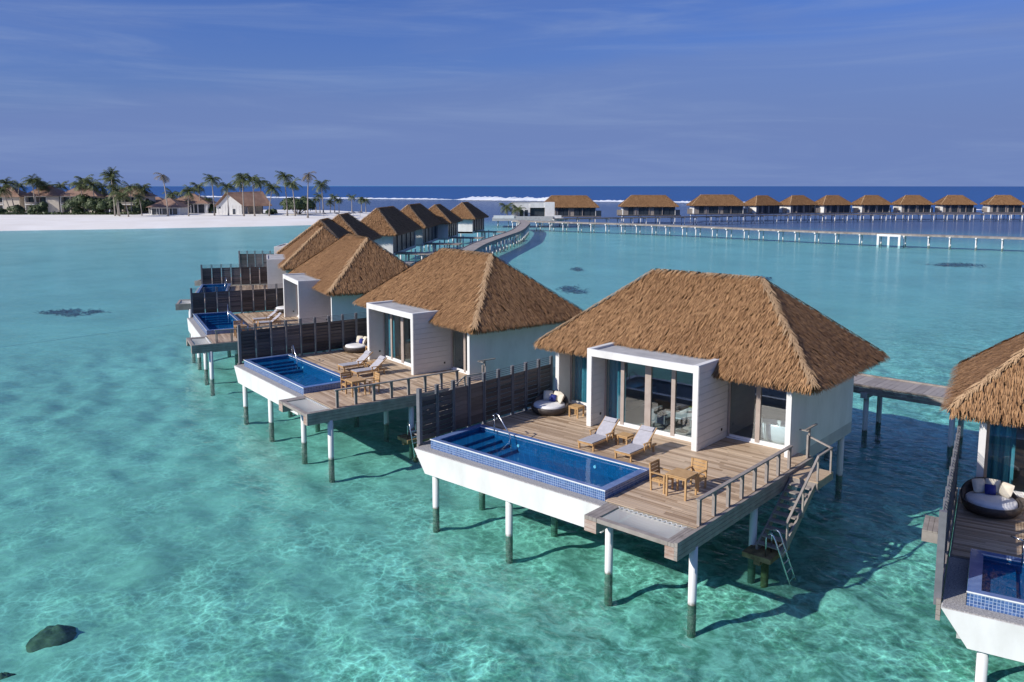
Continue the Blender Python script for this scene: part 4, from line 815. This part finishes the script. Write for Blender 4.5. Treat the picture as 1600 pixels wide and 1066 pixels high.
PT = [(-411.8, 110, -2.3, -2.1, 15.2, 'leaning palm with full crown, first at the frame edge'), (-408.8, 107, -2.2, -1.9, 11.9, 'short palm under the leaning one at the frame edge'), (-420.2, 114.1, .9, .8, 14.3, 'palm standing before the cropped hotel block roof'),
 (-404.6, 116.3, -.4, -.4, 16.9, 'tallest palm before the beige ended hotel block'), (-407.5, 119.5, -.5, -.4, 15.5, 'palm close beside the tallest one, beige ended block'), (-410.4, 122.7, .2, .2, 13.4, 'low crowned palm before the beige end wall'),
 (-418, 133.3, -.5, -.4, 13.8, 'palm crown showing between the two hotel roofs'), (-378.8, 128, -1.3, -1.2, 14.8, 'palm bent over the bush beside the third block'), (-395.2, 136.1, -.9, -.8, 16.5, 'palm rising above the third hotel roof'),
 (-375.2, 131.2, -.5, -.5, 14.5, 'straight pale trunked palm beside the dark bush'), (-393.8, 143.3, -.7, -.6, 13.1, 'palm half hidden behind the dark bush'), (-349.1, 128.7, -.6, -.5, 19.2, 'tall bushy palm with dense upright crown'),
 (-351.8, 131.2, -1.3, -1.1, 16.2, 'slimmer palm leaning against the tall bushy one'), (-344, 128.4, -.6, -.5, 12, 'short palm at the foot of the tall bushy one'), (-334.1, 127.8, -1.6, -1.4, 9.9, 'yellowish palm bending over the sand'),
 (-371.3, 145.7, 0, 0, 13.4, 'palm with wide crown behind the yellowish one'), (-344.1, 138, -.6, -.6, 8.9, 'short drooping palm beside the tent roofed pavilion'), (-375.2, 153.8, -.5, -.4, 12.5, 'palm above the low brown roofed wing'),
 (-328.4, 142, -1.1, -1, 18.8, 'lone tall palm with wind-swept ragged crown'), (-356.4, 158.8, -.4, -.4, 10.1, 'short palm over the tent roofed pavilion'), (-321.9, 147.8, .2, .2, 11.5, 'palm on the sand before the second pavilion'),
 (-351.3, 169, -.5, -.4, 13.4, 'dark palm behind the second pavilion roof'), (-320.4, 158.8, -.4, -.4, 17, 'open crowned tall palm before the gable hall corner'), (-352.7, 173.6, -.2, -.2, 7.3, 'small palm between the pavilion and the gable hall'),
 (-315.9, 162.8, 0, 0, 13.7, 'palm in front of the white gable wall'), (-304.3, 163.3, 0, 0, 17.2, 'tall palm before the hall roof, nearer the gable'), (-300.8, 166.3, -.2, -.2, 16.9, 'tall palm before the middle of the hall roof'),
 (-333.8, 190.2, -.2, -.2, 16, 'palm behind the hall roof beside the tall pair'), (-353.5, 191.1, -.2, -.2, 15.5, 'low palm crown peeping over the hall ridge'), (-296.2, 170.4, 1.3, 1.2, 12.8, 'palm at the veranda end of the hall'),
 (-293.5, 177.6, -.6, -.5, 18.1, 'tall spiky palm before the round bush'), (-288, 177.7, -.6, -.5, 14.9, 'shorter palm paired with the spiky one at the bush'), (-272.3, 173.2, .6, .5, 19, 'lone tall thin palm with small brown crown'),
 (-304.7, 204.3, -.5, -.4, 14.4, 'tall palm beyond the round bush'), (-318.3, 203.8, -.2, -.2, 7.6, 'short palm just behind the round bush'), (-318.2, 209.8, -.2, -.2, 6.9, 'short dark palm beyond the bush, before the sea'),
 (-316.8, 211.1, -.2, -.2, 8.8, 'taller of the two dark palms beyond the bush'), (-316.9, 217.1, 0, 0, 5.3, 'smallest young palm on the sand spit'), (-315.3, 218.5, -.1, -.1, 8.1, 'young palm rising behind the smallest one'),
 (-313.7, 219.9, 0, 0, 6.5, 'young palm third along the sand spit'), (-309, 224, 0, 0, 8.1, 'single young palm in the middle of the sand spit'), (-305.5, 227.1, 0, 0, 6.8, 'young palm, first of the pair ending the spit'), (-303.9, 228.5, -.2, -.2, 6.5, 'young palm, last on the sand spit')]
for k, (x, y, dx, dy, h, lb) in enumerate(PT):
    kd = 4 if k == 11 else 5 if k in (18, 32) else k % 4; sc = (.66 if h < 9.5 else 1.12)*(1.12 if kd == 4 else 1)*random.uniform(.9, 1.08)
    palm(x, y, dx, dy, h*(.93 if kd != 4 else .88), lb, kd, sc)
palm(-187.5, 200.5, -.3, 0, 3.8, 'small palm in the planter farther from the pavilion wall', 1, .75, .1, 'planter palms'); palm(-184.3, 202.3, .2, .2, 3.2, 'small palm in the planter beside the pavilion wall', 2, .7, .1, 'planter palms')
def bush(label, cx, cy, R, H, nl, seed, nm='round_bush'):
    rng = np.random.default_rng(seed); o = thing(nm, label, 'bush', (cx, cy, -1.4), 'dark bushes on the island'); lob = [(rng.uniform(-.6, .6)*R, rng.uniform(-.6, .6)*R, rng.uniform(.25, .62)*H, rng.uniform(.35, .55)) for _ in range(9)]
    P = []; Nn = []
    for _ in range(nl):
        a = lob[rng.integers(len(lob))]; d = rng.normal(size=3); d /= np.linalg.norm(d); d[2] = abs(d[2])*.9-.15*rng.random()
        P.append(np.array(a[:3])+d*np.array([R, R, H*.85])*a[3]*rng.uniform(.75, 1.05)); Nn.append(d)
    P = np.array(P); P[:, 2] = np.maximum(P[:, 2], .1); Nn = np.array(Nn)+1e-3; Nn /= np.linalg.norm(Nn, axis=1)[:, None]; q = rng.normal(size=P.shape); Dn = np.cross(Nn, q); Dn /= np.linalg.norm(Dn, axis=1)[:, None]
    Vv, Ff = blades(P, Dn, Nn, rng.uniform(.5, 1.0, len(P)), rng.uniform(.35, .7, len(P)), rng.uniform(-.2, .2, len(P)), rng.uniform(0, .3, len(P)))
    link('foliage', strip_mesh('foliage', Vv, Ff, np.zeros(len(Ff)), ['leaf']), o, kind='stuff'); tm = MB()
    for a in lob: tm.tube([(a[0]*.2, a[1]*.2, 0), a[:3]], [.25, .08], 6)
    link('stem', tm.mesh('stem', 'trunk'), o)
bush('big round dark bush beside the gable hall', -306.5, 191.5, 8.5, 8.8, 5200, 1); bush('tall dark bush before the third hotel block', -379, 128, 8, 10, 4200, 2); bush('dark bush beside the palm clump, fourth hotel block', -371, 135, 6.5, 8.5, 3200, 3)
bush('low dark bush at the foot of the cropped hotel block', -409, 109, 4, 4.5, 1400, 4); bush('small bush under the hall veranda', -315, 183, 3, 2.6, 900, 5); bush('low bush between the hall and second pavilion', -350, 176, 4, 5, 1300, 6); bush('low bush at the hotel row end before the low wing', -373, 150, 5, 4, 1400, 8)
for k, (sx, oy, R_, H_, lb) in enumerate([(-46, 2, 4, 3.4, 'low bush left of the cropped hotel block door'), (-30, 1, 3.4, 3.0, 'low round bush before the beige ended hotel block'), (-14, 3, 4.5, 6, 'bush filling the gap between second and third hotel block'), (6, 2, 3.6, 3.2, 'low bush under the tall bushy palm'),
      (14, 4, 4.2, 4.6, 'bush behind the yellowish bending palm'), (-22, 30, 6, 12.5, 'tall dark bush crown rising behind the second hotel block'), (10, 32, 7, 12, 'tall dark bush crown rising behind the fourth hotel block'), (30, 18, 6, 8, 'dark bush crown behind the tent roofed pavilion'), (50, 20, 6, 7.5, 'dark bush crown behind the gable hall ridge')]):
    bush(lb, -384+.75*sx-.66*oy, 121+.66*sx+.75*oy, R_, H_, int(260*R_), 30+k)
rng = np.random.default_rng(21); nn = 3800; u = rng.random(nn)
P = np.stack([-430+118*u+rng.normal(0, 1.6, nn), 78+112*u*.92+8+rng.normal(0, 1.6, nn), rng.uniform(-1.4, -.5, nn)], 1); keep = (P[:, 0] < -345); P = P[keep]
# a strip of ground cover between hotel and beach
nn = len(P); Nn = rng.normal(size=P.shape); Nn[:, 2] = abs(Nn[:, 2]); Nn /= np.linalg.norm(Nn, axis=1)[:, None]; Dn = np.cross(Nn, rng.normal(size=P.shape)); Dn /= np.linalg.norm(Dn, axis=1)[:, None]
base_l = np.array([-379, 124.]); e_ = np.array([.75, .66]); s_ = rng.uniform(-62, 34, nn); o_ = rng.normal(-1.5, 1.3, nn); P[:, 0] = -384+e_[0]*s_+.66*o_*-1; P[:, 1] = 121+e_[1]*s_+.75*o_
Vv, Ff = blades(P, Dn, Nn, rng.uniform(.5, 1.2, nn), rng.uniform(.3, .8, nn), rng.uniform(-.2, .2, nn), rng.uniform(0, .2, nn))
link('beach_scrub', strip_mesh('beach_scrub', Vv, Ff, np.zeros(len(Ff)), ['leaf']), kind='stuff')
pr = None
for k, (x, y) in enumerate([(-268, 178), (-266, 183), (-264.5, 188), (-268, 193), (-271, 199)]):
    if pr is None:
        pr = thing('beach_parasol', '', 'parasol'); link('pole', MB().tube([(0, 0, 0), (0, 0, 2.2)], .06, 6).mesh('pole', 'trunk'), pr); link('canopy', MB().tube([(0, 0, 1.75), (0, 0, 2.6)], [1.35, .05], 10).mesh('canopy', 'fence_post'), pr); q = pr
    else: q = copy_tree(pr)
    q.location = (x, y, -1.75); tag(q, 'small grey beach parasol on the sand, '+['nearest the lone tall palm', 'next after the one by the palm', 'middle of the line of five', 'last but one towards the spit', 'closest to the villa roofs'][k], 'parasol', 'beach parasols')
# ------------------------------------------------------------------ surf on the reef, coral and seagrass patches
def foam_line(label, a, b, hmax, wd, n, seed, broken=.0):
    rng = random.Random(seed); a, b = Vector(a), Vector(b); d = (b-a).normalized(); s = Vector((-d.y, d.x)); mb = MB(); rows = []
    for i in range(n+1):
        u = i/n; c = a.lerp(b, u)+s*rng.uniform(-2, 2); env = min(1, 6*u, 6*(1-u)); h = hmax*env*rng.uniform(.45, 1.0); w_ = wd*env*rng.uniform(.6, 1.1)+.2
        rows += [(c.x-s.x*w_, c.y-s.y*w_, SEA_Z+.02), (c.x-s.x*w_*.45, c.y-s.y*w_*.45, SEA_Z+h*.6), (c.x, c.y, SEA_Z+h), (c.x+s.x*w_*.5, c.y+s.y*w_*.5, SEA_Z+h*.5), (c.x+s.x*w_, c.y+s.y*w_, SEA_Z+.02)]
    mb.add(rows, [(i*5+k, i*5+k+1, (i+1)*5+k+1, (i+1)*5+k) for i in range(n) for k in range(4)])
    link('surf', mb.mesh('surf', 'foam', True), kind='stuff')
foam_line('', (-760, 516), (-566, 554), 1.3, 7, 90, 1); foam_line('', (-575, 556), (-430, 580), 3.6, 20, 90, 2); foam_line('', (-436, 572), (-262, 602), 1.5, 7, 90, 3); foam_line('', (-980, 480), (-740, 520), 1.3, 7, 80, 5)
foam_line('', (-120, 520), (-60, 540), .5, 2, 30, 6)
def mound(name, label, cat, cx, cy, rx, ry, h, seed, m, rz=0, group=None):
    def f(u, v):
        a = 2*math.pi*u; r = 1-v; q = mnoise.fractal((math.cos(a)*1.3*r+seed*7, math.sin(a)*1.3*r, seed), .8, 2.1, 4); k = 1+.38*mnoise.noise((math.cos(a)*1.5+seed*3, math.sin(a)*1.5, 0.))
        return (rx*r*k*math.cos(a), ry*r*k*math.sin(a), h*(math.sin(v*math.pi/2)**.8)*(1+.30*q)-.25)
    o = link(name, MB().grid(f, 44, 12).mesh(name, m, True), None, (cx, cy, BED_Z), rz); tag(o, label, cat, group)
mound('coral_rock', 'dark domed coral rock just under the surface in clear shallows', 'coral rock', -17.1, -15.1, 1.12, .92, .64, 1, 'reef', .72)
mound('coral_rock', 'small dark coral rock beside the larger domed one', 'coral rock', -15.7, -17.1, .5, .4, .42, 2, 'reef', .9)
def seagrass(label, cx, cy, rx, ry, n, seed):
    """loose tufts that thin out towards the edge"""
    rng = np.random.default_rng(seed); lob = [(rng.normal(0, .45), rng.normal(0, .45), rng.uniform(.25, .5)) for _ in range(6)]; P = np.empty((n, 3))
    for i in range(n):
        a = lob[rng.integers(6)]; P[i] = ((a[0]+rng.normal(0, a[2]))*rx, (a[1]+rng.normal(0, a[2]))*ry, rng.uniform(0, .12))
    R_ = np.array([[.75, -.66], [.66, .75]]); P[:, :2] = P[:, :2] @ R_.T
    a = rng.uniform(0, 6.28, n); Dn = np.stack([np.cos(a), np.sin(a), .12+0*a], 1); Dn /= np.linalg.norm(Dn, axis=1)[:, None]
    Vv, Ff = blades(P, Dn, np.repeat([[0, 0, 1.]], n, 0), rng.uniform(.25, .7, n), rng.uniform(.12, .35, n), rng.uniform(0, .12, n), rng.uniform(0, .06, n))
    o = link('seagrass_patch', strip_mesh('seagrass_patch', Vv, Ff, np.zeros(len(Ff)), ['grass']), None, (cx, cy, OUT_Z)); tag(o, label, 'seagrass patch', 'seagrass patches in the lagoon')
seagrass('dark underwater patch alone in the open lagoon', -93, 13.8, 1.9, 1.7, 480, 3)
seagrass('dark underwater patch behind the gap between the middle villa roofs', -60.5, 72, 1.3, 3.2, 420, 4); seagrass('small dark underwater patch beyond the middle villa ridge end', -45, 105, 1.0, 2.4, 160, 5)
seagrass('broad dark underwater patch before the boat landing', -26.5, 149, 4.5, 4.0, 800, 6); seagrass('faint dark underwater patch behind the middle villa ridge', -77, 96, 1.0, 2.6, 160, 7)
